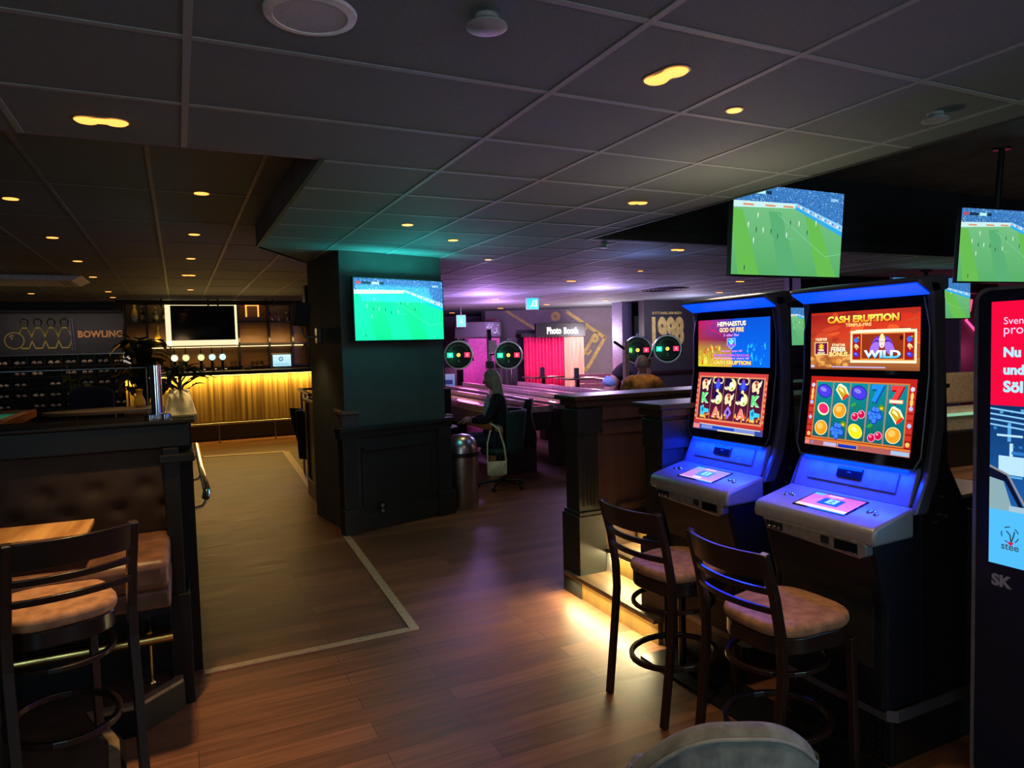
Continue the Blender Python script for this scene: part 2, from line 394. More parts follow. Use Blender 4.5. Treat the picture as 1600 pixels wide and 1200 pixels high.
struct(g.build('trim_5', mat('dim_grid_rail', (.27, .26, .24), .6)))
# outer walls
w_ = MB(); w_.bb((-9, 17.6, 0), (-.95, 17.8, 3)); struct(w_.build('wall_back', NAVY))
w_ = MB(); w_.bb((-.95, 16.62, 0), (2.75, 16.8, 3)); struct(w_.build('wall_bar', mat('brown_bar_wall', (.10, .055, .03), .6)))
w_ = MB(); w_.bb((2.75, 16.0, 0), (4.6, 16.2, 3)); w_.bb((-1.0, 16.62, 0), (-.95, 17.7, 3)); struct(w_.build('wall_service', NAVY))
w_ = MB(); w_.bb((3.08, 10.5, 0), (3.2, 14.5, 2.64)); struct(w_.build('wall_light_block', CHARC))  # added out of sight behind the pillar to keep violet light off the bar
w_ = MB(); w_.bb((-9, -4, 0), (-8.8, 18, 3)); struct(w_.build('wall_left', CHARC))
w_ = MB(); w_.bb((15.8, -4, 0), (16, 20, 3.6)); struct(w_.build('wall_right', CHARC))
w_ = MB(); w_.bb((-9, -4.2, 0), (16, -4, 3.6)); struct(w_.build('wall_front', CHARC))
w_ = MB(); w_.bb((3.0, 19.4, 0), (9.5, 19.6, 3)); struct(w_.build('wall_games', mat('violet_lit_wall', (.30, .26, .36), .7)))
# slanting wall behind the photo booth, then the wall with the year
P0 = V((7.23, 16.68, 0)); D = V((.862, -.506, 0)); Nn = V((.506, .862, 0))
def wallP(s, z, off=0): return P0+D*s+V((0, 0, z))-Nn*off
w_ = MB(); w_.slab([wallP(-.05, 0), wallP(3.9, 0), wallP(3.9, 2.7), wallP(-.05, 2.7)], Nn*.15); struct(w_.build('wall_booth', GREYWALL))
w_ = MB(); w_.slab([wallP(-.05, 0), wallP(-.05, 2.7), wallP(-.05, 2.7)+Nn*4, wallP(-.05, 0)+Nn*4], D*.1); struct(w_.build('wall_corner', CHARC))
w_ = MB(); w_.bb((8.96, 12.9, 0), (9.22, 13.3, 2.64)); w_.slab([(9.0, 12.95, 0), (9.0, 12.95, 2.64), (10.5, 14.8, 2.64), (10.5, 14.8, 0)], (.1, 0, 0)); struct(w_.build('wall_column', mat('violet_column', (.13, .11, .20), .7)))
w_ = MB(); w_.bb((9.2, 12.42, 0), (16, 12.62, 2.64)); struct(w_.build('wall_year', CHARC))
w_ = MB(); w_.bb((9.2, 12.36, 1.02), (16, 12.42, 1.08)); struct(w_.build('trim_6', BLACK))
# dark bulkheads low under the far ceiling
w_ = MB(); w_.bb((-9, 16.4, 2.66), (-1.0, 17.6, 2.83)); struct(w_.build('trim_7', NAVY))
w_ = MB(); w_.bb((8.2, 7.3, 2.42), (13, 7.6, 2.64)); struct(w_.build('trim_8', NAVY))
# ------------------------------------------------------------------ pillar (turned in plan)
A = V((1.34, 6.45, 0)); ang = R(15.5); PD = V((math.cos(ang), math.sin(ang), 0)); PN = V((-math.sin(ang), math.cos(ang), 0))
def pil(s, z, off=0): return A+PD*s+V((0, 0, z))+PN*off     # off > 0 goes into the pillar
pm = MB(); pm.prism([(pil(.03, 0).x, pil(.03, 0).y), (pil(1.17, 0).x, pil(1.17, 0).y), (2.3, 7.75), (1.245, 7.42)], 0, Zc); struct(pm.build('wall_pillar', GREENWALL))
q = MB()
def pbox(s0, s1, z0, z1, o0, o1): q.slab([pil(s0, z0, o0), pil(s1, z0, o0), pil(s1, z1, o0), pil(s0, z1, o0)], PN*(o1-o0))
pbox(-.03, 1.2, .02, .98, -.03, .05)
pbox(-.06, 1.23, .96, 1.0, -.075, .05); pbox(-.05, 1.22, .90, .962, -.05, .05)
pbox(.1, 1.04, .03, .17, -.06, .0); pbox(.1, 1.04, .17, .19, -.045, .0)
for s0 in (-.03, 1.04): 
    pbox(s0, s0+.16, .2, .9, -.055, 0); pbox(s0-.02, s0+.18, .0, .24, -.085, 0)
    for k in range(4): pbox(s0+.03+k*.03, s0+.045+k*.03, .3, .85, -.062, 0)
pbox(.17, 1.0, .76, .80, -.045, 0); pbox(.17, .21, .22, .8, -.045, 0); pbox(.96, 1.0, .22, .8, -.045, 0)
struct(q.build('trim_9', WAINS, bev=.004))
# low partition running back from the pillar
t = thing('partition', 'low dark panelled partition running back from the pillar beside the aisle', 'partition', (0, 0, 0))
q = MB(); q.bb((1.37, 6.5, 0), (1.47, 8.55, 1.12)); q.build('panel', WAINS, t, bev=.004)
q = MB(); q.bb((1.33, 6.42, 1.12), (1.50, 8.6, 1.16)); q.build('cap', mat('brown_cap', (.10, .06, .035), .35), t, bev=.006)
q = MB(); q.bb((1.345, 6.46, 0), (1.37, 8.58, .2)); q.build('baseboard', WAINS, t, bev=.004)
q = MB(); q.bb((1.34, 6.44, .0), (1.49, 6.52, 1.12)); q.bb((1.35, 8.52, 0), (1.49, 8.62, 1.14)); q.build('post', WAINS, t, bev=.004)
t = thing('railing', 'brown topped metal railing beyond the low partition, dark coat hanging on it', 'railing', (0, 0, 0))
q = MB(); q.box((1.47, 9.35, 1.19), (.05, 1.5, .03), (0, 0, R(-4))); q.bb((1.52, 10.06, 1.17), (2.2, 10.11, 1.20)); q.build('top_rail', mat('brown_cap'), t, bev=.004)
for y in (8.75, 9.35, 9.95):
    q = MB(); q.cyl((1.44+(y-8.75)*.07, y, 0), (1.44+(y-8.75)*.07, y, 1.18), .016); q.build('upright', CHROME, t, smooth=True)
q = MB(); q.grid(lambda a, b: (1.40+.05*math.sin(a*9+b*2)-.03*b, 8.85+.75*a*(1-.25*(1-b)), .35+.62*b), 14, 8); tag(q.build('coat', BLACKCLOTH, smooth=True, thick=.03), 'black coat hanging over the railing beyond the low partition', 'coat')
# strips on the floor
q = MB()
q.slab([(.05, 4.01, 0), (1.25, 4.015, 0), (1.25, 4.065, 0), (.05, 4.06, 0)], (0, 0, .006)); q.slab([(1.20, 4.02, .001), (1.255, 4.02, .001), (1.365, 6.5, .001), (1.30, 6.5, .001)], (0, 0, .007))
struct(q.build('trim_10', GOLDSTRIP))
q = MB(); q.slab([(.3, 12.55, 0), (1.6, 12.35, 0), (1.6, 12.5, 0), (.3, 12.7, 0)], (0, 0, .006)); q.slab([(1.38, 8.62, 0), (1.47, 8.62, 0), (1.65, 12.4, 0), (1.54, 12.4, 0)], (0, 0, .007)); struct(q.build('trim_11', GOLDSTRIP))
# outlet, wall lamp on the pillar
t = thing('power_outlet', 'small black double power outlet low on the pillar panelling', 'outlet', pil(.36, .20, -.055), ang)
q = MB(); q.box((0, 0, 0), (.075, .02, .11)); q.build('cover', BLACK, t, bev=.004)
for z in (-.025, .025): q = MB(); q.cyl((0, -.009, z), (0, -.013, z), .018); q.build('socket', GREYP, t)
t = thing('wall_lamp', 'dark box shaded wall lamp on the left side of the pillar', 'lamp', (1.26, 7.0, 1.95))
q = MB(); q.box((0, 0, -.08), (.05, .12, .16)); q.build('bracket', BLACK, t, bev=.01)
q = MB(); q.tube([(0, 0, -.09), (-.14, 0, -.09), (-.16, 0, 0)], .012); q.build('arm', STEEL, t, smooth=True)
q = MB(); q.box((-.16, 0, .13), (.14, .24, .22), (0, .1, 0)); q.build('lamp_shade', BLACKCLOTH, t, bev=.01)
light('SPOT', (1.08, 7.0, 1.9), 5, WARM, .04, (0, R(14), 0), 110)
# ------------------------------------------------------------------ stairs with lit risers and their partitions
LEDSTRIP = emis('lit_strip', (1, .78, .30), 14)
t = thing('staircase', 'short wooden stair with yellow lit risers between two dark partitions', 'stairs', (0, 0, 0))
STEPW = mat('brown_tread', (.20, .13, .075), .45, kind='woody', scale=20, col2=(.12, .075, .045))
RISER = mat('amber_riser', (.24, .15, .035), .5, kind='woodz', scale=20, col2=(.17, .10, .025))
for k, x in enumerate((2.38, 2.62, 2.86)):
    z = .16*(k+1); x1 = x+.27 if k < 2 else 6; y0 = 3.115 if k == 0 else 3.28
    q = MB(); q.bb((x-.04, y0, z-.03), (x1, 4.12 if k == 0 else 3.98, z)); q.build('tread', STEPW, t, bev=.005)
    q = MB(); q.bb((x, y0+.01, z-.16), (x+.02, 4.10 if k == 0 else 3.98, z-.03)); q.build('riser', RISER, t)
    q = MB(); q.bb((x-.022, y0+.04, z-.038), (x-.006, 4.05 if k == 0 else 3.95, z-.031)); q.build('light_strip', LEDSTRIP, t)
q = MB(); q.bb((2.4, 3.115, 0), (6, 3.12, .13)); q.bb((6, 2.9, 0), (6.1, 4.1, .4)); q.build('side', BLACKWOOD, t)
q = MB(); q.prism([(2.60, .16), (2.64, .30), (2.60, .31)], 3.9, 3.98, 'y'); q.build('side_trim', WHITE, t)
light('AREA', (2.335, 3.6, .128), 5.5, (1, .84, .46), .03, (0, R(38), 0), sy=.92)
light('AREA', (2.585, 3.62, .29), 3.5, (1, .80, .38), .03, (0, R(30), 0), sy=.6)
light('AREA', (2.825, 3.62, .45), 3.2, (1, .80, .38), .03, (0, R(30), 0), sy=.6)
def stair_partition(label, x0, x1, y0, y1, inner, label2=None):
    t = thing('partition', label, 'partition', (0, 0, 0))
    q = MB(); q.bb((x0+.03, y0+.03, .0), (x1, y1-.03, 1.34)); q.build('panel', BROWNPANEL, t)
    q = MB(); q.bb((x0-.05, y0-.06, 1.345), (x1, y1+.06, 1.375)); q.bb((x0-.02, y0-.03, 1.30), (x1, y1+.03, 1.345)); q.build('cap', mat('cap_brown', (.06, .035, .025), .35), t, bev=.006)
    q = MB(); q.bb((x0, y0, .0), (x0+.16, y1, 1.31)); 
    for k in range(4): q.bb((x0+.035+k*.028, y0-.006, .62), (x0+.048+k*.028, y0, .95))
    q.bb((x0-.02, y0-.03, .0), (x0+.19, y1+.03, .56)); q.bb((x0-.01, y0-.02, .56), (x0+.18, y1+.02, .585)); q.bb((x0-.01, y0-.02, 1.12), (x0+.18, y1+.01, 1.28))
    q.build('post', WAINS, t, bev=.004)
    q = MB(); q.bb((x0+.2, y0+.0, 1.2), (x1, y0+.05, 1.30)); q.bb((x0+.2, y0-.002, 1.10), (x1, y0+.03, 1.14)); q.build('frieze', BROWNPANEL, t, bev=.003)
    if inner:
        q = MB(); q.prism([(x0+.30, .56), (x0+.34, .60), (x0+.72, .60), (x0+.72, .56)], y0-.01, y0+.03, 'y'); q.bb((x0+.78, y0-.02, .84), (x1, y0+.03, .87)); q.build('skirting', mat('brown_cap'), t, bev=.003)
    return t
stair_partition('brown panelled partition with fluted end post on the far side of the lit steps', 2.39, 4.9, 3.98, 4.15, True)
stair_partition('dark partition on the near side of the lit steps behind the slot machine', 2.42, 4.9, 3.12, 3.28, False)
# ================================================================== booth at the left
t = thing('partition', 'long black partition with wide top ledge behind the tufted bench', 'partition', (0, 0, 0))
q = MB(); q.bb((-4, 3.95, 0), (.0, 4.05, 1.36)); q.build('panel', BLACKWOOD, t)
q = MB(); q.bb((-4, 3.74, 1.27), (.03, 4.08, 1.385)); q.bb((-4, 3.72, 1.385), (.06, 4.1, 1.405)); q.build('ledge', BLACKWOOD, t, bev=.006)
q = MB(); q.bb((-.09, 3.73, 0), (-.02, 4.05, 1.27)); q.bb((-.10, 3.71, 0), (.0, 4.07, .55)); q.bb((-.105, 3.70, 1.20), (.05, 4.08, 1.24)); q.build('post', BLACKWOOD, t, bev=.005)
q = MB(); q.bb((-.08, 4.08, 0), (.045, 6.78, 1.38)); q.build('side_panel', BLACKWOOD, t)
q = MB(); q.bb((-.085, 3.9, 1.385), (.075, 6.82, 1.412)); q.build('counter_top', mat('brass_counter', (.62, .46, .15), .24, .55, scale=3, amt=.06), t, bev=.004)
# glass screen and its post on the ledge
t = thing('glass_screen', 'clear glass screen standing on the black ledge beside its chrome post', 'screen', (0, 3.86, 1.405))
q = MB(); q.bb((-2.6, -.004, .01), (-.145, .004, .255)); q.build('glass_panel', GLASS, t)
q = MB(); q.bb((-2.6, -.005, .254), (-.142, .005, .258)); q.bb((-.146, -.005, .01), (-.142, .005, .258)); q.build('edge_rail', mat('glass_edge', (.13, .14, .14), .3), t)
t = thing('chrome_post', 'thick short chrome post on the ledge at the end of the glass', 'post', (-.105, 3.86, 1.405))
q = MB(); q.lathe([(.026, 0), (.026, .265), (.022, .27)], 24); q.build('tube', CHROME, t, smooth=True)
for x in (-.03, .035): q = MB(); q.lathe([(.028, 0), (.028, .022), (.02, .026)], 20, Matrix.Translation((x, -.02, 0))); q.build('flange', CHROME, t, smooth=True)
# bench
t = thing('bench', 'brown leather bench with button tufted back against the black partition', 'bench', (0, 0, 0))
btn = [(-.17-.21*i, 1.09) for i in range(12)]+[(-.08-.21*i-.0, .985) for i in range(13)]
def tuft(a, b):
    x = -4+a*3.93; z = .86+b*.40; y = 3.80-.05*math.sin(PI*min(1, b*1.0))*.6
    for bx, bz in btn:
        d2 = ((x-bx)/.035)**2+((z-bz)/.028)**2
        if d2 < 9: y += .020*math.exp(-d2*.6)
        d3 = abs(z-bz); 
        if d3 < .004: y += .0
    return (x, y, z)
q = MB(); q.grid(tuft, 300, 30); q.bb((-4, 3.84, .84), (-.07, 3.94, 1.26)); q.bb((-.078, 3.78, .86), (-.07, 3.94, 1.26)); bk = q.build('backrest', LEATHER, t, smooth=True)
for bx, bz in btn[:9]+btn[12:21]:
    q = MB(); q.ball((bx, 3.80, bz), (.011, .006, .011), 10); q.build('button', LEATHER, bk, smooth=True)
q = MB(); q.bb((-4, 3.25, .725), (-.075, 3.86, .855)); q.build('seat', LEATHERL, t, bev=.035, smooth=True, segs=4)
q = MB(); q.bb((-4, 3.27, .64), (-.075, 3.82, .725)); q.build('seat_edge', LEATHERL, t, bev=.015, smooth=True)
q = MB(); q.bb((-4, 3.80, .15), (-.08, 3.9, .64)); q.bb((-4, 3.32, .60), (-.08, 3.9, .64)); q.build('base', BLACKWOOD, t)
# platform
q = MB(); q.prism([(-.045, 4.0), (-.045, 3.68), (-.23, 3.50), (-.38, 3.49), (-.27, 3.2), (-.2, 2.4), (-.2, -1), (-4, -1), (-4, 4.0)], 0, .135)
pf = tag(q.build('platform', BLACKWOOD), 'low black platform with cut corner under the bench and stool', 'platform')
q = MB(); q.prism([(-.05, 3.92), (-.05, 3.665), (-.24, 3.48), (-.385, 3.475), (-.29, 3.2), (-.22, 2.4), (-.22, -1), (-.26, -1), (-.26, 2.4), (-.33, 3.2), (-.44, 3.52), (-.255, 3.53), (-.09, 3.69), (-.09, 3.92)], .135, .152); q.build('edge_strip', mat('worn_wood_edge', (.30, .20, .11), .4), pf)
q = MB(); q.prism([(-.09, 3.92), (-.09, 3.69), (-.255, 3.53), (-.44, 3.52), (-.33, 3.2), (-.26, 2.4), (-.26, -1), (-4, -1), (-4, 3.92)], .135, .148); q.build('deck_boards', mat('dark_deck', (.09, .045, .028), .45, kind='woodx', scale=20), pf)
# brass foot rail
t = thing('foot_rail', 'polished brass foot rail below the brown leather bench', 'foot rail', (0, 3.70, 0))
q = MB(); q.cyl((-3.8, 0, .36), (-.085, 0, .36), .031, n=20); q.build('tube', BRASS, t, smooth=True)
for x in (-.185, -1.2, -2.2):
    q = MB(); q.tube([(x, .0, .39), (x-.005, .03, .42), (x-.01, .1, .42)], .012); q.lathe([(.028, -.012), (.028, .012)], 16, Matrix.Translation((x, 0, .36))@Euler((0, PI/2, 0)).to_matrix().to_4x4()); q.cyl((x, 0, .335), (x, 0, .165), .007); q.lathe([(.018, .148), (.016, .156), (.007, .165)], 14, Matrix.Translation((x, 0, 0))); q.build('bracket', BRASS, t, smooth=True)
# oak table
t = thing('bar_table', 'narrow oak topped table in front of the leather bench', 'table', (0, 0, 0))
q = MB(); q.prism([(-.37, 3.57), (-.37, 3.28), (-1.3, 3.33), (-1.3, 3.62)], .978, 1.0); q.build('tabletop', TABLEWOOD, t, bev=.003)
q = MB(); q.cyl((-.85, 3.19, .16), (-.85, 3.19, .96), .035); q.bb((-1.0, 3.16, .955), (-.7, 3.55, .978)); q.build('pedestal', BLACK, t, smooth=True)
q = MB(); q.lathe([(.2, .15), (.19, .165), (.04, .19)], 24, Matrix.Translation((-.85, 3.1, 0))); q.build('foot', BLACK, t, smooth=True)
# chrome hand rail by the aisle
t = thing('handrail', 'chrome handrail with curved end on the aisle side of the black partition', 'handrail', (0, 0, 0))
q = MB(); q.tube([(.11, 6.6, .93), (.11, 5.2, .93), (.115, 4.36, .93), (.113, 4.33, .925), (.105, 4.30, .90)], .021, 16); q.build('tube', CHROME, t, smooth=True)
for y in (4.42, 5.4, 6.5):
    q = MB(); q.tube([(.11, y, .912), (.11, y, .86), (.09, y, .83), (.045, y, .82)], .009); q.lathe([(.03, 0), (.03, .01)], 16, Matrix.Translation((.048, y, .82))@Euler((0, -PI/2, 0)).to_matrix().to_4x4()); q.build('bracket', CHROME, t, smooth=True)
# plant at the far end of the counter
LEAF = mat('dark_leaf', (.025, .05, .022), .35, scale=12, amt=.3)
LEAFL = mat('yellow_green_leaf', (.22, .26, .05), .4, scale=12, amt=.3)
def leaf(q, base, tip, wd, fold=.15, notch=0):
    b, t_ = V(base), V(tip); d = t_-b; L = d.length; s = d.cross(V((0, 0, 1))).normalized(); up = s.cross(d).normalized()
    for sg in (-1, 1):
        pts = [b]
        for i in range(1, 9):
            k = i/9; ww = wd*math.sin(PI*k**.8)*(1-(.38 if (notch and i % 2) else 0)); pts.append(b+d*k+s*sg*ww+up*(fold*ww+.15*L*math.sin(PI*k)))
        pts.append(t_); c_ = [b+d*(i/9)+up*(.15*L*math.sin(PI*i/9)) for i in range(10)]
        for i in range(9): q.add([c_[i], pts[i], pts[i+1], c_[i+1]], [(0, 1, 2, 3)])
def plant(name, label, loc, h, rad, n, lw, notch, pot_r, pot_h, m=LEAF, seed=1, z0=.15, potm=None):
    rr = random.Random(seed); t = thing(name, label, 'plant', loc)
    q = MB(); q.lathe([(pot_r*.75, 0), (pot_r, pot_h), (pot_r*.9, pot_h), (pot_r*.85, pot_h*.9)], 24); q.build('pot', potm or BLACK, t, smooth=True)
    st = MB(); lf = MB()
    for i in range(n):
        a = rr.uniform(0, 2*PI); e = rr.uniform(z0, 1); rd = rad*rr.uniform(.35, .9)*math.sqrt(max(.1, 1.15-e)); p = V((rd*math.cos(a), rd*math.sin(a), pot_h+(h-pot_h)*e))
        st.tube([(0, 0, pot_h*.9), (p.x*.3, p.y*.3, pot_h+(p.z-pot_h)*.6), p], .004+h*.003, 5)
        b = V((math.cos(a), math.sin(a), rr.uniform(-.7, .25)))*rad*rr.uniform(.6, 1.0); leaf(lf, p, p+b, lw*rr.uniform(.7, 1.1), .2, notch)
    st.build('stems', m, t); lf.build('leaves', m, t, thick=.002); return t
plant('monstera_plant', 'dark split leaf plant spilling over the far end of the brass counter', (0, 6.95, 1.17), .44, .20, 22, .060, 1, .09, .2, seed=5)
plant('monstera_plant', 'tall dark leafy plant standing before the left end of the bar', (-.50, 12.2, 0), 1.98, .36, 70, .15, 1, .18, .5, seed=2, z0=.45)
plant('leafy_plant', 'small yellow green plant on a stem beside the shoe rack', (-1.55, 13.2, 0), 1.62, .26, 9, .07, 0, .13, .3, LEAFL, seed=9, z0=.72)
# bar-height stools
def stool(label, loc, rz, group=None):
    """faces +x in its own frame; back at x = 0"""
    t = thing('bar_stool', label, 'bar stool', loc, rz, group)
    W = .195
    q = MB(); pts = []
    for k in range(28):
        a = 2*PI*k/28; x = .245+.225*math.cos(a)*(1 if math.cos(a) > 0 else .92); y = .205*math.sin(a)
        y = math.copysign(abs(math.sin(a))**.62, math.sin(a))*.205*(1-.06*(math.cos(a) < 0)); x = .25+math.copysign(abs(math.cos(a))**.7, math.cos(a))*.215
        pts.append((x, y))
    q.prism(pts, .618, .668); q.build('seat', SUEDE, t, bev=.02, smooth=True, segs=4)
    q = MB(); q.prism([(.25+(x-.25)*.95, y*.95) for x, y in pts], .55, .62); q.build('seat_frame', DARKWOOD, t, bev=.008, smooth=True)
    def rear(sg): return [(-.035, sg*W*.98, 0), (.0, sg*W, .28), (.025, sg*W, .52), (.02, sg*W, .64), (-.01, sg*W*.99, .8), (-.06, sg*W*.98, .97)]
    for sg in (-1, 1):
        q = MB(); q.tube(rear(sg), 0, 4, flat=(.014, .017)); q.build('leg', DARKWOOD, t, bev=.004)
        q = MB(); q.tube([(.44, sg*.175, 0), (.425, sg*.165, .56)], 0, 4, flat=(.015, .015)); q.build('leg', DARKWOOD, t, bev=.004)
    def rail(z0, hh, x0, bow=.05):
        q = MB(); N_ = 12
        for th in (0,):
            vs = []; fs = []
            for i in range(N_+1):
                y = -W+2*W*i/N_; x = x0-bow*(1-(y/W)**2)+.0
                for (dx, dz) in ((-.009, -hh/2), (.009, -hh/2), (.009, hh/2), (-.009, hh/2)): vs.append((x+dx-dz*.28, y, z0+dz))
            for i in range(N_):
                for k in range(4): fs.append((i*4+k, i*4+(k+1) % 4, (i+1)*4+(k+1) % 4, (i+1)*4+k))
            fs += [(0, 1, 2, 3), tuple(N_*4+k for k in range(4))]
            q.add(vs, fs)
        q.build('back_slat', DARKWOOD, t, bev=.003, smooth=True)
    rail(.918, .10, -.043); rail(.825, .026, -.018, .045); rail(.752, .026, -.004, .04)
    q = MB(); q.tube([(.21+.2*math.cos(a)*(1.08), .18*math.sin(a), .22) for a in [2*PI*i/28 for i in range(28)]], 0, 4, closed=True, flat=(.011, .012)); q.build('foot_ring', DARKWOOD, t, bev=.003)
    q = MB(); q.tube([(.21+.19*math.cos(a)*(1.05), .175*math.sin(a), .48) for a in [2*PI*i/28 for i in range(28)]], 0, 4, closed=True, flat=(.010, .009)); q.build('stretcher', DARKWOOD, t, bev=.003)
    return t
s0 = stool('dark wood bar stool with brown suede seat at the left slot machine by the steps', (1.89, 2.62, 0), R(5))
dup(s0, (1.87, 1.97, 0), R(1), 'dark wood bar stool with orange lit suede seat, nearer the grey armchair')
dup(s0, (-.375, 2.84, .148), R(111), 'dark wood bar stool with tan seat facing the oak table on the black platform')
# tub chair at the bottom of the view
GREYCLOTH = mat('grey_velvet', (.30, .34, .34), .75, scale=14, amt=.2, bump=.05)
t = thing('armchair', 'rounded grey upholstered armchair with piped rim near the slot machine stools', 'armchair', (1.155, 1.23, -.0), R(-31))
# seen from behind: the curved back faces -y in its own frame
def cback(u_, v_, off=0):
    x = -.235+.45*u_; k = abs(2*u_-1); e = 2.6 if u_ < .5 else 5
    top = .768-(.16*k**2.1 if u_ < .5 else .10*k**3)-.012*(1-u_); z = .26+(top-.26)*v_
    y = .075*k**2+.02*(1-v_)*1.0+off+.0022*math.sin(u_*150+3*math.sin(v_*7))*math.sin(PI*min(1, v_*1.0))
    return (x*(.86+.14*v_**.5), y, z)
q = MB(); q.grid(lambda a, b: cback(a, b), 90, 30); q.grid(lambda a, b: (cback(a, b, .075)[0], cback(a, b, .075)[1], cback(a, b, .075)[2]-.01*b), 60, 20)
def crim(u_, w_):
    p = V(cback(u_, 1)); an = PI*w_; return (p.x, p.y+.0375-.0375*math.cos(an), p.z+.022*math.sin(an)-.005*w_)
q.grid(crim, 90, 10)
for u_ in (0, 1):
    q.grid(lambda a, b: (cback(u_, a)[0]+(1 if u_ else -1)*.018*math.sin(PI*b), cback(u_, a)[1]+.075*b, cback(u_, a)[2]), 20, 8)
bk = q.build('backrest', GREYCLOTH, t, smooth=True)
q = MB(); q.tube([(cback(i/60, 1)[0], cback(i/60, 1)[1]-.002, cback(i/60, 1)[2]+.003) for i in range(61)], .005, 8); q.build('piping', mat('grey_piping', (.38, .42, .43), .6), bk, smooth=True)
q = MB(); q.bb((-.22, .08, .28), (.20, .52, .43)); q.build('seat_cushion', GREYCLOTH, t, bev=.04, smooth=True, segs=4)
for sg in (-1, 1): q = MB(); q.box((-.01+sg*.19, .32, .34), (.06, .34, .15)); q.build('armrest', GREYCLOTH, t, bev=.025, smooth=True, segs=4)
for x, y in ((.16, .1), (-.18, .1), (.16, .46), (-.18, .46)): q = MB(); q.cyl((x, y, .29), (x*1.15, y, 0), .018, .012); q.build('leg', DARKWOOD, t, smooth=True)
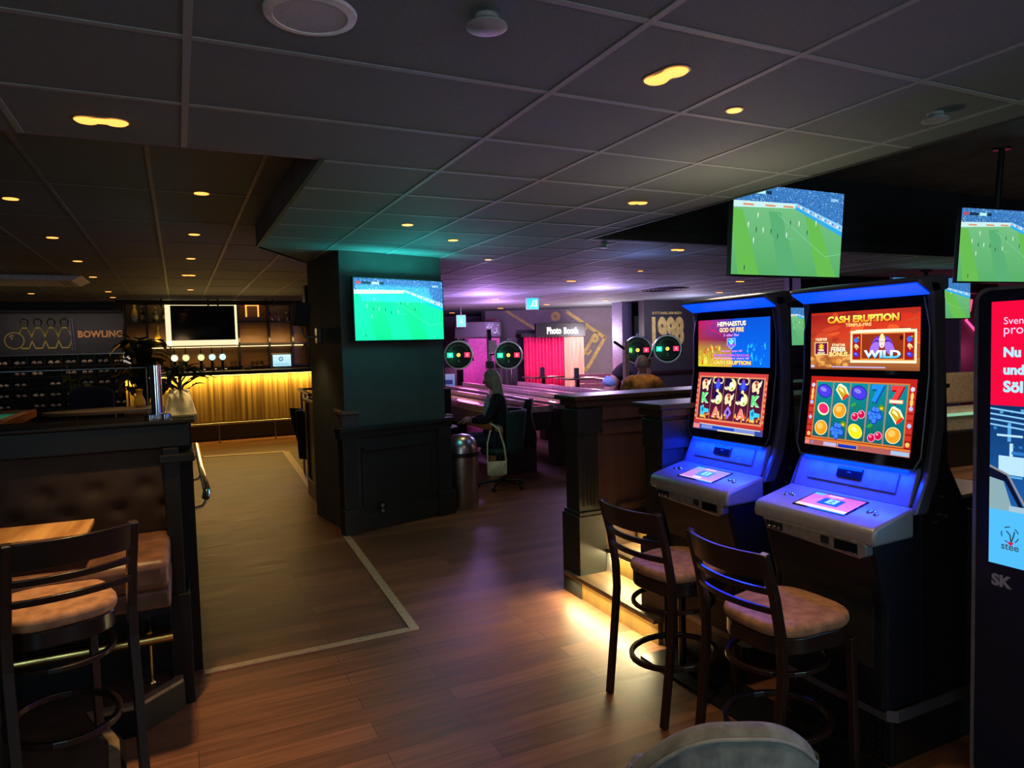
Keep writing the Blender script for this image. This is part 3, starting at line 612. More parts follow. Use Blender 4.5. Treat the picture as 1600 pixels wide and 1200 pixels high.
# ================================================================== slot machines
BLUE = (.02, .12, 1)
CAB = mat('midnight_cabinet', (.008, .009, .017), .5, spec=.25, scale=20, amt=.05, bump=0)
BLUELIT = emis('blue_lit_strip', (.0, .055, 1), 1.5)
BLUEPL = mat('blue_grey_panel', (.20, .22, .34), .45, .2, scale=30, amt=.03, bump=.003)
PERF = mat('perforated_metal', (.035, .035, .04), .4, .5, scale=60)
def fire(cv, x0, y0, x1, y1, n, seed, cols):
    rr = random.Random(seed)
    for i in range(n):
        x = rr.uniform(x0, x1); y = rr.uniform(y0, y1)**1.0; s = rr.uniform(.02, .06)
        cv.poly([(x, y), (x+s*.5, y+s*.3), (x+s*.15, y+s*1.9), (x-s*.4, y+s*.4)], rr.choice(cols)); cv.k -= 1
    cv.k += 1
def sym(cv, kind, x, y, s):
    g = S
    if kind == 'plum': cv.ell(x, y, s*.55, s*.42, g('#0a1a90'), rot=-.35); cv.ell(x, y, s*.5, s*.37, g('#4a3ae0'), rot=-.35); cv.ell(x-s*.1, y+s*.1, s*.25, s*.13, g('#8a80ff'), rot=-.35)
    elif kind == 'orange': cv.ell(x, y, s*.47, s*.47, g('#fff0c0')); cv.ell(x, y, s*.43, s*.43, g('#ff9a1e')); cv.ell(x-s*.08, y+s*.1, s*.22, s*.2, g('#ffc060'))
    elif kind == 'lemon': cv.ell(x, y, s*.52, s*.4, g('#f0f080'), rot=-.6); cv.ell(x, y, s*.47, s*.35, g('#f4e018'), rot=-.6); cv.ell(x-s*.05, y+s*.1, s*.22, s*.12, g('#fffa90'), rot=-.6)
    elif kind == 'melon': cv.ell(x, y, s*.5, s*.45, g('#1e7a30'), rot=-.5); cv.ell(x+s*.03, y+s*.03, s*.45, s*.38, g('#e8f8d8'), rot=-.5); cv.ell(x+s*.04, y+s*.05, s*.38, s*.3, g('#f02868'), rot=-.5)
    elif kind == 'grape':
        for dx, dy in ((-.35, -.05), (-.1, -.02), (.15, .02), (-.25, -.28), (.02, -.27), (.27, -.2), (-.1, .22), (-.05, -.45), (.12, .2)): cv.ell(x+dx*s, y+dy*s, s*.19, s*.19, g('#1440b8')); cv.ell(x+dx*s-s*.02, y+dy*s+s*.03, s*.14, s*.14, g('#3c80ff'))
        cv.poly([(x+s*.1, y+s*.35), (x+s*.3, y+s*.55), (x+s*.5, y+s*.45), (x+s*.55, y+s*.15), (x+s*.3, y+s*.2)], g('#5a8a18')); cv.ell(x+s*.35, y+s*.32, s*.1, s*.08, g('#f0c020'))
    elif kind == 'cherry':
        cv.line([(x-s*.15, y-s*.1), (x-s*.2, y+s*.3), (x-s*.35, y+s*.5)], s*.07, g('#207030')); cv.line([(x+s*.25, y), (x, y+s*.4), (x-s*.35, y+s*.5)], s*.07, g('#207030'))
        cv.ell(x-s*.3, y+s*.42, s*.2, s*.1, g('#30a040'), rot=.5)
        for dx, dy in ((-.12, -.28), (.3, -.12)): cv.ell(x+dx*s, y+dy*s, s*.25, s*.25, g('#ffc0d0')); cv.ell(x+dx*s, y+dy*s, s*.22, s*.22, g('#c8104a')); cv.ell(x+dx*s-s*.06, y+dy*s+s*.08, s*.08, s*.07, g('#ff90b0'))
    elif kind == 'bell':
        cv.poly([(x-s*.4, y+s*.1), (x-s*.25, y+s*.45), (x-s*.1, y+s*.5), (x+s*.3, y+s*.3), (x+s*.55, y-s*.15), (x+s*.1, y-s*.52), (x-s*.15, y-s*.2)], g('#fff6d0')); cv.poly([(x-s*.3, y+s*.12), (x-s*.2, y+s*.38), (x+s*.2, y+s*.2), (x+s*.42, y-s*.12), (x+s*.1, y-s*.38)], g('#c8a018'))
        cv.poly([(x-s*.2, y+s*.15), (x-s*.12, y+s*.3), (x+s*.12, y+s*.12), (x+s*.22, y-s*.12)], g('#fff0a0')); cv.ell(x+s*.3, y-s*.3, s*.26, s*.1, g('#e03020'), rot=.75)
    elif kind in ('seven', 'red7'):
        a_, b_ = (('#0b4a9c', '#1e8ae8') if kind == 'seven' else ('#8a0c18', '#f03a3a'))
        cv.text('7', x, y, s*1.05, g(b_), w=s*.8, bold=.06, shadow=g(a_))
        if kind == 'red7': cv.rect(x-s*.45, y-s*.5, x+s*.4, y-s*.28, g('#ff9060')); cv.rect(x-s*.4, y-s*.46, x+s*.35, y-s*.32, g('#fff0d0'))
    elif kind == 'gem': cv.poly([(x, y+s*.55), (x+s*.42, y), (x, y-s*.55), (x-s*.42, y)], g('#9c78e8')); cv.poly([(x, y+s*.25), (x+s*.18, y), (x, y-s*.25), (x-s*.18, y)], g('#2a1a60'))
    elif kind == 'K': cv.text('K', x, y, s*.85, g('#58d878'), bold=.05, shadow=g('#d8f8d0'))
    elif kind == 'A': cv.text('A', x, y, s*.85, g('#f08070'), bold=.04, shadow=g('#ffd8c8'))
    elif kind == 'fist': cv.poly([(x-s*.45, y+s*.3), (x-s*.1, y+s*.5), (x+s*.05, y+s*.2), (x+s*.6, y+s*.15), (x+s*.62, y-s*.15), (x+s*.1, y-s*.15), (x+s*.05, y-s*.4), (x-s*.35, y-s*.4)], g('#40c8e8')); cv.rect(x-s*.4, y-s*.58, x+s*.1, y-s*.4, g('#f0d050')); cv.ell(x-s*.15, y+s*.1, s*.15, s*.2, g('#1480b8'))
    elif kind == 'horn': 
        cv.ell(x+s*.15, y, s*.5, s*.52, g('#e8e8a0')); cv.ell(x-s*.12, y+s*.18, s*.34, s*.34, g('#1c0e44')); cv.ell(x+s*.1, y-s*.05, s*.2, s*.3, g('#fff8e8')); cv.ell(x-s*.45, y-s*.3, s*.22, s*.12, g('#f0e8c8'), rot=-.4); cv.ell(x+s*.25, y-s*.3, s*.12, s*.1, g('#90b840'))
    elif kind == 'dog':
        cv.ell(x-s*.08, y, s*.42, s*.42, g('#f0d8a8')); cv.poly([(x+s*.1, y+s*.1), (x+s*.55, y+s*.5), (x+s*.45, y), (x+s*.2, y-s*.2)], g('#f8e8c0')); cv.ell(x-s*.05, y+s*.25, s*.18, s*.14, g('#c04840')); cv.ell(x+s*.02, y-s*.02, s*.1, s*.14, g('#7a2018')); cv.ell(x+s*.2, y-s*.4, s*.12, s*.22, g('#f8e0b0')); cv.ell(x-s*.3, y-s*.3, s*.15, s*.2, g('#f0d8a8'))
    elif kind == 'bull':
        cv.ell(x, y-s*.1, s*.46, s*.4, g('#1c28a8')); cv.ell(x, y-s*.02, s*.24, s*.34, g('#4858f0')); cv.ring(x-s*.38, y+s*.35, s*.2, s*.25, s*.1, g('#f0e0b0'), 80, 300, 10); cv.ring(x+s*.38, y+s*.35, s*.2, s*.25, s*.1, g('#f0e0b0'), -120, 100, 10); cv.ell(x, y+s*.35, s*.16, s*.14, g('#8a40c0')); cv.ell(x, y-s*.55, s*.16, s*.18, g('#f0e8b0'))
def top_hephaestus(cv):
    a = cv.a; cv.rect(0, 0, a*.52, 1, S('#e0a020'), top=S('#b01a58')); cv.rect(a*.48, 0, a, 1, S('#0868e8'), top=S('#0a52d0'))
    cv.poly([(0, .0), (a*.5, 0), (a*.5, .55), (0, .6)], 0, [S('#d8d020'), S('#e0a848'), S('#7a2058'), S('#a02a3c')])
    cv.poly([(0, .6), (a*.5, .55), (a*.52, 1), (0, 1)], 0, [S('#a02a3c'), S('#7a2058'), S('#2038b0'), S('#c01850')])
    fire(cv, .02, .02, a*.34, .40, 60, 3, [S('#f0c020'), S('#f08020'), S('#d84818'), S('#f8e060')]); fire(cv, a*.70, .02, a*.97, .42, 36, 4, [S('#10a0ff'), S('#30c0ff'), S('#0880f0')])
    cv.ring(a*.22, .86, .11, .09, .015, S('#e01850')); cv.line([(a*.2, .8), (a*.34, .68)], .02, S('#e01850'))
    cx = a*.49
    cv.text('HEPHAESTUS', cx, .90, .10, S('#fff4e0'), w=a*.40, bold=.04, shadow=S('#401020')); cv.text('GOD OF FIRE', cx, .775, .095, S('#ffe0b0'), w=a*.34, bold=.04, shadow=S('#a04010'))
    cv.text('3 eller fler', cx, .665, .055, S('#f0a0ff'), w=a*.22, bold=.02)
    cv.poly([(cx-.12, .60), (cx+.12, .60), (cx+.13, .45), (cx, .37), (cx-.13, .45)], S('#a8c8ff')); cv.poly([(cx-.10, .585), (cx+.10, .585), (cx+.11, .455), (cx, .39), (cx-.11, .455)], S('#2878e8'))
    cv.ell(cx, .525, .05, .06, S('#60e0ff')); cv.line([(cx-.07, .55), (cx, .46), (cx+.07, .55)], .018, S('#d0f0ff')); cv.rect(cx-.12, .43, cx+.12, .47, S('#a060f0'))
    cv.text('startar upp till', cx, .33, .055, S('#e890ff'), w=a*.30, bold=.02); cv.text('5 BONUSOMGÅNGAR', cx, .25, .07, S('#d070ff'), w=a*.50, bold=.03, shadow=S('#501080'))
    cv.text('med ytterligare chans till', cx, .175, .055, S('#f0a8ff'), w=a*.48, bold=.02); cv.text('CASH ERUPTION', cx, .09, .085, S('#ffe070'), w=a*.53, bold=.05, shadow=S('#c03010'))
def low_hephaestus(cv):
    a = cv.a; cv.bg(S('#b83028'), top=S('#c84040')); cv.rect(.045, .16, a-.045, .94, S('#e08860')); x0, x1, y0, y1 = .075, a-.075, .19, .915
    cv.rect(x0, y0, x1, y1, S('#601830'), top=S('#140a34')); fire(cv, x0, .19, x1, .26, 50, 5, [S('#f07020'), S('#f8a030'), S('#c03010'), S('#ffd060')])
    cw = (x1-x0)/5
    for i in range(1, 5): cv.rect(x0+cw*i-.003, y0, x0+cw*i+.003, y1, S('#d8a080'))
    rows = [['dog', 'bull', 'horn', 'bull', 'dog'], ['K', 'horn', 'dog', 'horn', 'K'], ['fist', 'A', 'gem', 'A', 'fist']]
    for j, rw in enumerate(rows):
        for i, k in enumerate(rw): sym(cv, k, x0+cw*(i+.5), .80-.235*j, .205)
    for x in (.02, a-.02):
        for i in range(8): cv.rect(x-.014, .2+i*.09, x+.014, .25+i*.09, S('#f09070'))
    cv.rect(0, 0, a, .10, S('#30489a')); cv.rect(0, .01, a*.10, .09, S('#f08080')); cv.rect(a*.13, .02, a*.9, .085, S('#7888d0')); cv.rect(a*.3, .03, a*.62, .075, S('#1a40c0')); cv.rect(a*.38, .0, a*.9, .02, S('#e8d8a0')); cv.line([(a*.1, .10), (a*.97, .085)], .012, S('#e8e0c8'))
def top_cash(cv):
    a = cv.a; cv.bg(S('#a85a28'), top=S('#b02818')); cv.poly([(0, .55), (a, .45), (a, .92), (0, .96)], 0, [S('#c03a20'), S('#e04a20'), S('#d03018'), S('#901818')])
    rr = random.Random(2)
    for i in range(26): cv.ell(rr.uniform(0, a), rr.uniform(.45, .95), rr.uniform(.06, .2), rr.uniform(.02, .06), S(rr.choice(['#c84422', '#a83020', '#e05a28', '#8e2418'])), rot=rr.uniform(-.3, .3)); cv.k -= 1
    cv.k += 30; cv.rect(0, 0, a, .2, S('#8a4a28'), top=S('#b87038')); 
    for i in range(30): cv.ell(rr.uniform(0, a*.4), rr.uniform(.05, .25), rr.uniform(.03, .08), rr.uniform(.02, .05), S(rr.choice(['#c87830', '#e0a050', '#a05828']))); cv.k -= 1
    cv.k += 2
    cv.text('CASH ERUPTION', a*.5, .865, .125, S('#f8a020'), w=a*.66, bold=.05, shadow=S('#601008'), top=S('#ffe860')); cv.text('TEMPLE-FIRE', a*.47, .765, .055, S('#ffd080'), w=a*.24, bold=.03)
    cv.text('3 ELLER FLER', a*.11, .53, .05, S('#fff0c0'), w=a*.12, bold=.04); cv.rect(a*.04, .25, a*.18, .48, S('#f0d890')); cv.rect(a*.048, .265, a*.172, .465, S('#6a1048')); cv.poly([(a*.11+.07*math.cos(k*PI/8)*(1 if k % 2 else .5), .40+.07*math.sin(k*PI/8)*(1 if k % 2 else .5)) for k in range(16)], S('#ffc830')); cv.text('FEBER', a*.11, .335, .035, S('#fff0c0'), bold=.04); cv.text('BONUS', a*.11, .285, .035, S('#fff0c0'), bold=.04)
    cv.text('STARTAR', a*.285, .425, .045, S('#fff0c0'), w=a*.13, bold=.03); cv.text('FEBER', a*.285, .35, .08, S('#fff4d0'), w=a*.15, bold=.04, shadow=S('#701808')); cv.text('BONUS', a*.285, .265, .08, S('#ffe890'), w=a*.18, bold=.04, shadow=S('#701808'))
    x0, x1, y0, y1 = a*.40, a*.975, .12, .66; cv.rect(x0, y0, x1, y1, S('#f4e8c8')); cv.rect(x0+.03, y0+.04, x1-.03, y1-.04, S('#e0a040')); cv.rect(x0+.045, y0+.055, x1-.045, y1-.055, S('#a01818'))
    for j, k in enumerate(('grape', 'bell', 'plum')):
        for x in (x0+.115, x1-.115): sym(cv, k, x, .51-.125*j, .10)
    m0, m1 = x0+.20, x1-.20; cv.rect(m0, .17, m1, .62, S('#e89038')); cv.rect(m0+.02, .19, m1-.02, .6, S('#903010')); cx = (m0+m1)/2
    for sg in (-1, 1):
        for k in range(4): cv.ell(cx+sg*(.10+.012*k), .45-.03*k, .075, .12, S(['#6a30c0', '#8a50e0', '#5020a0', '#a070f0'][k]), rot=sg*.5)
    cv.ell(cx, .50, .055, .09, S('#f0d060')); cv.ell(cx, .45, .052, .085, S('#f4dccc')); cv.ell(cx-.02, .47, .012, .007, S('#303048')); cv.ell(cx+.02, .47, .012, .007, S('#303048')); cv.ell(cx, .405, .014, .008, S('#c83040')); cv.ell(cx, .565, .03, .035, S('#f8e8a0')); cv.ell(m1-.055, .53, .035, .04, S('#501010'))
    cv.text('WILD', cx, .265, .13, S('#60c8f0'), w=(m1-m0)*.84, bold=.05, shadow=S('#1a1048'), top=S('#f0fcff'))
    cv.rect(a*.22, .035, a*.72, .055, S('#c0b0e0')); cv.rect(.01, .03, .09, .07, S('#c0c0e8')); cv.rect(x0+.1, .66, x1-.1, .675, S('#ffe8c0'))
def low_cash(cv):
    a = cv.a; cv.bg(S('#8a1414'), top=S('#b82218')); 
    for x in (0, a-.10):
        for i in range(9): cv.rect(x+.01, .12+i*.09, x+.09, .185+i*.09, S('#c83028')); cv.k -= 1
        cv.k += 1
        for y, c_ in ((.87, '#c8d0f0'), (.62, '#b0b8e8'), (.4, '#b0b8e8'), (.16, '#ffc060')): cv.ell(x+.05, y, .028, .03, S(c_))
        for y in (.78, .70): cv.ell(x+.05, y, .02, .05, S('#ffd070'))
    x0, x1, y0, y1 = .115, a-.115, .13, .92; cv.rect(x0-.02, y0-.02, x1+.02, y1+.02, S('#c87838')); cv.rect(x0, y0, x1, y1, S('#0a5c62'), top=S('#0c8890')); cw = (x1-x0)/5
    for i in range(1, 5): cv.rect(x0+cw*i-.012, y0, x0+cw*i+.012, y1, S('#a86a3a')); cv.rect(x0+cw*i-.005, y0, x0+cw*i+.005, y1, S('#7098a0'))
    rows = [['plum', 'bell', 'plum', 'seven', 'red7'], ['melon', 'orange', 'cherry', 'grape', 'bell'], ['orange', 'grape', 'lemon', 'cherry', 'orange']]
    for j, rw in enumerate(rows):
        for i, k in enumerate(rw): sym(cv, k, x0+cw*(i+.5), .79-.265*j, .23)
    cv.rect(0, 0, a, .075, S('#a85a58')); cv.rect(.01, .012, .08, .065, S('#f08078')); cv.ell(.13, .038, .018, .02, S('#7090d8')); cv.rect(a*.2, .012, a*.33, .065, S('#b8b0d8')); cv.rect(a*.34, .008, a*.54, .068, S('#c8a050')); cv.rect(a*.35, .015, a*.53, .06, S('#1430b0')); cv.rect(a*.84, .01, a-.01, .065, S('#a0b8d8')); cv.rect(0, .075, a, .1, S('#e07830'))
def slot_machine(label, y_near, w_, top, low, pink):
    """local: x runs away from the player, y along the width, origin on the floor at the deck's front edge"""
    t = thing('slot_machine', label, 'slot machine', (2.32, y_near, 0))
    Z = lambda a, b: (a, b)
    q = MB(); q.prism([(.30, .24), (.30, 1.2), (.36, 1.56), (.345, 1.91), (.44, 1.91), (.47, 1.2), (.60, 1.0), (.78, .95), (.78, .24)], .015, w_-.015, 'y'); q.build('cabinet', CAB, t, bev=.01)
    q = MB(); q.prism([(.10, .24), (.10, .66), (.03, .90), (.03, .94), (.32, .94), (.32, .24)], .02, w_-.02, 'y'); q.build('belly', CAB, t, bev=.02)
    q = MB(); q.prism([(.055, .84), (.095, .66), (.095, .40), (.11, .40), (.11, .84)], .07, w_-.07, 'y'); q.build('belly_panel', mat('belly_grey', (.022, .022, .020), .5, spec=.3), t, bev=.008)
    # grey outer rim on both sides
    for y in (-.012, w_-.018):
        q = MB(); q.prism([(.22, 1.02), (.30, 1.17), (.345, 1.38), (.345, 1.56), (.325, 1.86), (.30, 1.93), (.36, 1.93), (.40, 1.86), (.41, 1.55), (.40, 1.36), (.36, 1.15), (.30, 1.02)], y, y+.03, 'y'); q.build('side_rim', RIM, t, bev=.008)
    # deck
    q = MB(); q.prism([(.0, .925), (-.006, .95), (.0, .985), (.02, 1.0), (.215, 1.046), (.235, 1.05), (.235, .93)], 0, w_, 'y'); dk = q.build('deck', DECK, t, bev=.012, smooth=True, segs=3)
    q = MB(); q.slab([(.225, .02, 1.047), (.225, w_-.02, 1.047), (.285, w_-.02, 1.195), (.285, .02, 1.195)], (.03, 0, 0)); sp = q.build('sloped_panel', BLUEPL, t, bev=.004)
    q = MB(); q.slab([(.238, w_*.14, 1.09), (.238, w_*.86, 1.09), (.268, w_*.86, 1.165), (.268, w_*.14, 1.165)], (-.004, 0, .0016)); q.build('speaker_panel', mat('blue_inset_panel', (.16, .17, .22), .5), sp, bev=.002)  # inset in a darker blue grey than the panel around it
    q = MB(); q.slab([(.245, w_*.40, 1.115), (.245, w_*.60, 1.115), (.262, w_*.60, 1.158), (.262, w_*.40, 1.158)], (-.010, 0, .004)); q.ball((.246, w_*.5, 1.138), (.006, .012, .008), 10); q.build('card_reader', GLASSB, sp, bev=.002)
    cx = w_*.5
    sl = (1.046-1.0)/.195
    def onDeck(x, h=0): return 1.0+(x-.02)*sl+h
    q = MB(); q.slab([(.045, cx-.135, onDeck(.045)), (.045, cx+.125, onDeck(.045)), (.195, cx+.125, onDeck(.195)), (.195, cx-.135, onDeck(.195))], (0, 0, .003)); q.build('screen_frame', GLASSB, dk)
    O = V((.052, cx+.117, onDeck(.052, .0036))); cv = Canvas(O, V((0, -.244, 0)), V((.136, 0, .136*sl)))
    if pink: cv.bg(S('#f08898'), top=S('#e070c8')); cv.rect(0, 0, cv.a, .16, S('#ffe8c8')); cv.poly([(cv.a*.05, .2), (cv.a*.5, .9), (cv.a*.45, .9)], S('#f8b0a8'))
    else: cv.bg(S('#e088d0'), top=S('#a0a0f0')); cv.rect(0, 0, cv.a, .1, S('#e0b8e8')); cv.rect(cv.a*.35, .12, cv.a*.6, .22, S('#ffffff'))
    cv.rect(cv.a*.3, .3, cv.a*.72, .75, S('#1c5cc0' if pink else '#5098d8')); cv.rect(cv.a*.42, .42, cv.a*.62, .72, S('#a8f0ff')); cv.text('2', cv.a*.52, .57, .2, S('#3070c0'), bold=.03); cv.rect(0, .85, cv.a*.22, 1, S('#70c8f0')); cv.rect(cv.a*.3, .86, cv.a*.6, .97, S('#ffd0e0'))
    cv.build('touch_screen', scr(.95), dk)
    for sg in (-1, 1):
        for k in (-1, 0, 1):
            q = MB(); y = cx+sg*.205+k*.018; x = .13-.012*abs(k)-.004*k*sg; M = Matrix.Translation((x, y, onDeck(x, -.002))); q.lathe([(.011, 0), (.011, .007), (.008, .009), (.006, .0085)], 16, M); q.build('button', CHROME, dk, smooth=True)
    # plate under the deck front
    q = MB(); q.prism([(cx-.20, .83), (cx+.22, .87), (cx+.235, .885), (cx+.235, .915), (cx+.22, .93), (cx-.21, .93), (cx-.225, .915), (cx-.225, .845)], -.002, .03, 'x')
    q2 = MB(); q2.slab([(-.006, y, z) for y, z in [(w_-.07, .905), (w_-.05, .935), (.05, .94), (.03, .93), (.03, .885), (.06, .868), (w_-.07, .885)]], (.05, 0, 0)); fp = q2.build('front_plate', mat('brushed_plate', (.30, .30, .31), .35, .5, scale=30), t, bev=.008)
    q = MB(); q.bb((-.010, w_-.17, .893), (0, w_-.075, .925)); q.build('coin_row', BLACK, fp, bev=.002)
    for k in range(3): q = MB(); q.ball((-.011, w_-.15+k*.026, .902), (.004, .008, .006), 10); q.build('button', CHROME, fp, smooth=True)
    q = MB(); q.bb((-.010, .065, .885), (0, .17, .925)); q.build('bill_slot', GLASSB, fp, bev=.003)
    q = MB(); q.bb((-.014, .07, .880), (-.004, .11, .889)); q.bb((-.014, .115, .882), (-.006, .17, .886)); q.build('slot_lip', STEEL, fp, bev=.002)
    q = MB(); q.bb((-.010, .195, .893), (0, .235, .925)); q.build('key_lock', BLACK, fp, bev=.004)
    # glass front: upper part upright, lower part leaning to the player
    def gp(z): return .318+(.006*(z-1.55)/.3) if z > 1.55 else .318-.052*((1.55-z)/.35)
    q = MB()
    prof = [1.19, 1.24, 1.3, 1.36, 1.42, 1.48, 1.54, 1.56, 1.62, 1.75, 1.87]
    pts = []
    rc_ = .035
    for z in prof:
        ins = 0
        if z < 1.19+rc_: ins = rc_-math.sqrt(max(0, rc_**2-(1.19+rc_-z)**2))
        if z > 1.87-rc_: ins = rc_-math.sqrt(max(0, rc_**2-(z-1.87+rc_)**2))
        pts.append((gp(z), ins*.7, z))
    def gf(u_, v_):
        i = min(int(v_*(len(pts)-1)+1e-6), len(pts)-1); p = pts[i]; return (p[0], p[1]+(w_-2*p[1])*u_, p[2])
    q.grid(gf, 2, len(pts)-1); vs0 = list(q.v); q2 = MB(); q2.grid(lambda a, b: (gf(a, b)[0]+.03, gf(a, b)[1], gf(a, b)[2]), 2, len(pts)-1); q.add(q2.v, q2.f)
    n = 3*len(pts); L_ = len(pts)
    for i in range(2):
        for j in (0, L_-1): q.f.append([i*L_+j, (i+1)*L_+j, (i+1)*L_+j+n, i*L_+j+n]); q.m.append(0)
    for j in range(L_-1):
        for i in (0, 2): q.f.append([i*L_+j, i*L_+j+1, i*L_+j+1+n, i*L_+j+n]); q.m.append(0)
    bz = q.build('screen_bezel', GLASSB, t)
    q = MB(); q.tube([(gf(0, i/(L_-1))[0]-.001, gf(0, i/(L_-1))[1], gf(0, i/(L_-1))[2]) for i in range(L_)][::1], .003, 6); q.tube([(gf(1, i/(L_-1))[0]-.001, gf(1, i/(L_-1))[1], gf(1, i/(L_-1))[2]) for i in range(L_)], .003, 6); q.tube([(gf(0, 0)[0]-.001, pts[0][1], 1.19), (gf(0, 0)[0]-.001, w_-pts[0][1], 1.19)], .003, 6); q.build('bezel_rim', RIM, t, smooth=True)
    zt, zb = 1.832, 1.578; O = V((gp(zb)-.0015, w_-.038, zb)); cv = Canvas(O, V((0, -(w_-.076), 0)), V((gp(zt)-gp(zb), 0, zt-zb))); top(cv); cv.build('upper_screen', scr(1.12), bz)
    zt, zb = 1.545, 1.235; O = V((gp(zb)-.0015, w_-.045, zb)); cv = Canvas(O, V((0, -(w_-.09), 0)), V((gp(zt)-gp(zb), 0, zt-zb))); low(cv); cv.build('lower_screen', scr(1.12), bz)
    # lit visor
    q = MB(); q.prism([(.235, 1.925), (.24, 1.94), (.36, 1.955), (.42, 1.955), (.42, 1.90), (.33, 1.88)], -.012, w_+.012, 'y'); vi = q.build('visor', RIM, t, bev=.012, smooth=True, segs=3)
    q = MB(); q.slab([(.24, .0, 1.922), (.24, w_, 1.922), (.318, w_, 1.882), (.318, .0, 1.882)], (-.003, 0, -.004)); q.build('light_strip', BLUELIT, vi)
    q = MB(); q.prism([(.262, 1.176), (.262, 1.186), (.275, 1.186), (.275, 1.176)], .05, w_-.05, 'y'); q.build('light_strip', BLUELIT, t)
    # lock studs on the side, stand
    for y, z, x in ((-.002, 1.0, .40), (-.002, .97, .38), (-.002, .99, .44), (-.002, 1.07, .42)): q = MB(); q.cyl((x, .02, z), (x, .006, z), .008, n=12); q.build('lock', STEEL, t, smooth=True)
    q = MB(); q.bb((.16, .04, 0), (.75, w_-.04, .22)); st = q.build('stand', BLACK, t, bev=.01)
    q = MB(); q.bb((.15, .06, .015), (.16, w_-.06, .205)); q.build('perforated_plate', dots_mat('perforated_plate', (.02, .02, .022), (.45, .45, .46), .028), st)
    q = MB(); q.tube([(.55, .0, .235), (.14, .0, .235), (.115, .025, .235), (.115, w_-.025, .235), (.14, w_, .235), (.5, w_, .235)], 0, 4, flat=(.005, .022)); q.build('base_rim', RIM, t)
    o = light('AREA', (2.32+.215, y_near+w_/2, 1.183), 3.6, (.0, .03, 1), .04, (0, 0, 0), sy=w_*.85); o.parent = t; o.matrix_parent_inverse = Matrix.Identity(4); o.location = (.215, w_/2, 1.183)
    o = light('AREA', (0, 0, 0), .8, (.0, .03, 1), .04, (0, R(35), 0), sy=w_*.9); o.parent = t; o.location = (.26, w_/2, 1.88)
    return t
slot_machine('left slot machine with blue visor and crimson and navy reels screen', 2.50, .60, top_hephaestus, low_hephaestus, False)
slot_machine('right slot machine with blue visor showing fruit on teal reels', 1.73, .60, top_cash, low_cash, True)
# perforated mats on the floor by the stands
t = tag((lambda q: [q.bb((2.20, .9, 0), (2.46, 3.05, .012)), q.build('floor_mat', dots_mat('studded_mat', (.015, .015, .017), (.30, .30, .31), .026))][-1])(MB()), 'dark studded floor strip along the foot of the slot machines', 'mat')
# kiosk
t = thing('advertising_kiosk', 'tall black display kiosk with red and blue advert beside the slot machines', 'kiosk', (2.64, 1.563, 0))
q = MB(); rcn = .06
def rr_(y0, y1, z0, z1, r_, n=7):
    o = []
    for (cy, cz, a0) in ((y1-r_, z1-r_, 0), (y0+r_, z1-r_, 90), (y0+r_, z0+r_, 180), (y1-r_, z0+r_, 270)):
        for k in range(n+1): a = R(a0+90*k/n); o.append((cy+r_*math.cos(a), cz+r_*math.sin(a)))
    return o
q.prism(rr_(-.80, 0, .04, 1.885, .05), .008, .3, 'x'); q.build('cabinet', CAB, t)
q = MB(); o1 = rr_(-.80, .0, .04, 1.885, .05); o2 = rr_(-.788, -.012, .052, 1.873, .042); n = len(o1)
q.add([(0, a, b) for a, b in o1]+[(0, a, b) for a, b in o2]+[(.02, a, b) for a, b in o1]+[(.02, a, b) for a, b in o2], [(i, (i+1) % n, (i+1) % n+n, i+n) for i in range(n)]+[(i, (i+1) % n, (i+1) % n+2*n, i+2*n) for i in range(n)]+[(i+n, (i+1) % n+n, (i+1) % n+3*n, i+3*n) for i in range(n)]); q.build('rim', mat('light_grey_rim', (.22, .22, .24), .4, .3), t)
q = MB(); q.bb((.004, -.788, .055), (.009, -.012, 1.87)); q.build('front_glass', mat('kiosk_front', (.010, .014, .035), .3, kind='plain'), t)
q = MB(); q.bb((0.0, -.6, 0), (.28, -.2, .05)); q.build('foot', BLACK, t)
z0, z1 = .885, 1.832; O = V((.0032, -.058, z0)); H = z1-z0; cv = Canvas(O, V((0, -.66, 0)), V((0, 0, H)))
a = cv.a; Y = lambda z: (z-z0)/H
cv.bg(S('#4ab4f0')); cv.rect(0, Y(1.462), a, 1, S('#f0083c')); cv.rect(0, Y(1.085), a, Y(1.462), S('#1a5ca8'), top=S('#0c3060'))
rr = random.Random(4)
for i in range(26): x = rr.uniform(0, a*.4); y_ = rr.uniform(Y(1.2), Y(1.45)); cv.rect(x, y_, x+rr.choice([.006, .012, .09]), y_+rr.choice([.07, .008, .012]), S(rr.choice(['#58a8e0', '#90d0f4', '#2a78c0', '#0c3a78', '#b8e0f8'])))
for k in range(4): cv.line([(.0, Y(1.45)-k*.02), (a, Y(1.38)-k*.02)], .006, S('#88c8f0'))
cv.poly([(0, Y(1.085)), (0, Y(1.20)), (.05, Y(1.19)), (.085, Y(1.085))], S('#88a8b0')); cv.poly([(0, Y(1.2)), (0, Y(1.235)), (.06, Y(1.215)), (.13, Y(1.085)), (.115, Y(1.085)), (.055, Y(1.19))], S('#0a1028')); cv.line([(0, Y(1.24)), (.065, Y(1.215)), (.14, Y(1.085))], .008, S('#8a8890')); cv.rect(.07, Y(1.085), .3, Y(1.105), S('#a0c0d0')); cv.poly([(.15, Y(1.085)), (.17, Y(1.2)), (.24, Y(1.25)), (.4, Y(1.25)), (.4, Y(1.085))], S('#88d0f0')); cv.rect(.12, Y(1.2), .16, Y(1.3), S('#0e60c8')); cv.rect(0, 0, a, Y(1.085), S('#50baf4'))
def ctext(s_, y_, z_, h_, col, b=.0): vs, fs, tw, th = text_mesh(s_, 0, b, 1); cv.text(s_, (-.058-y_)/H, Y(z_), h_/H, col, mid=False, bold=b)
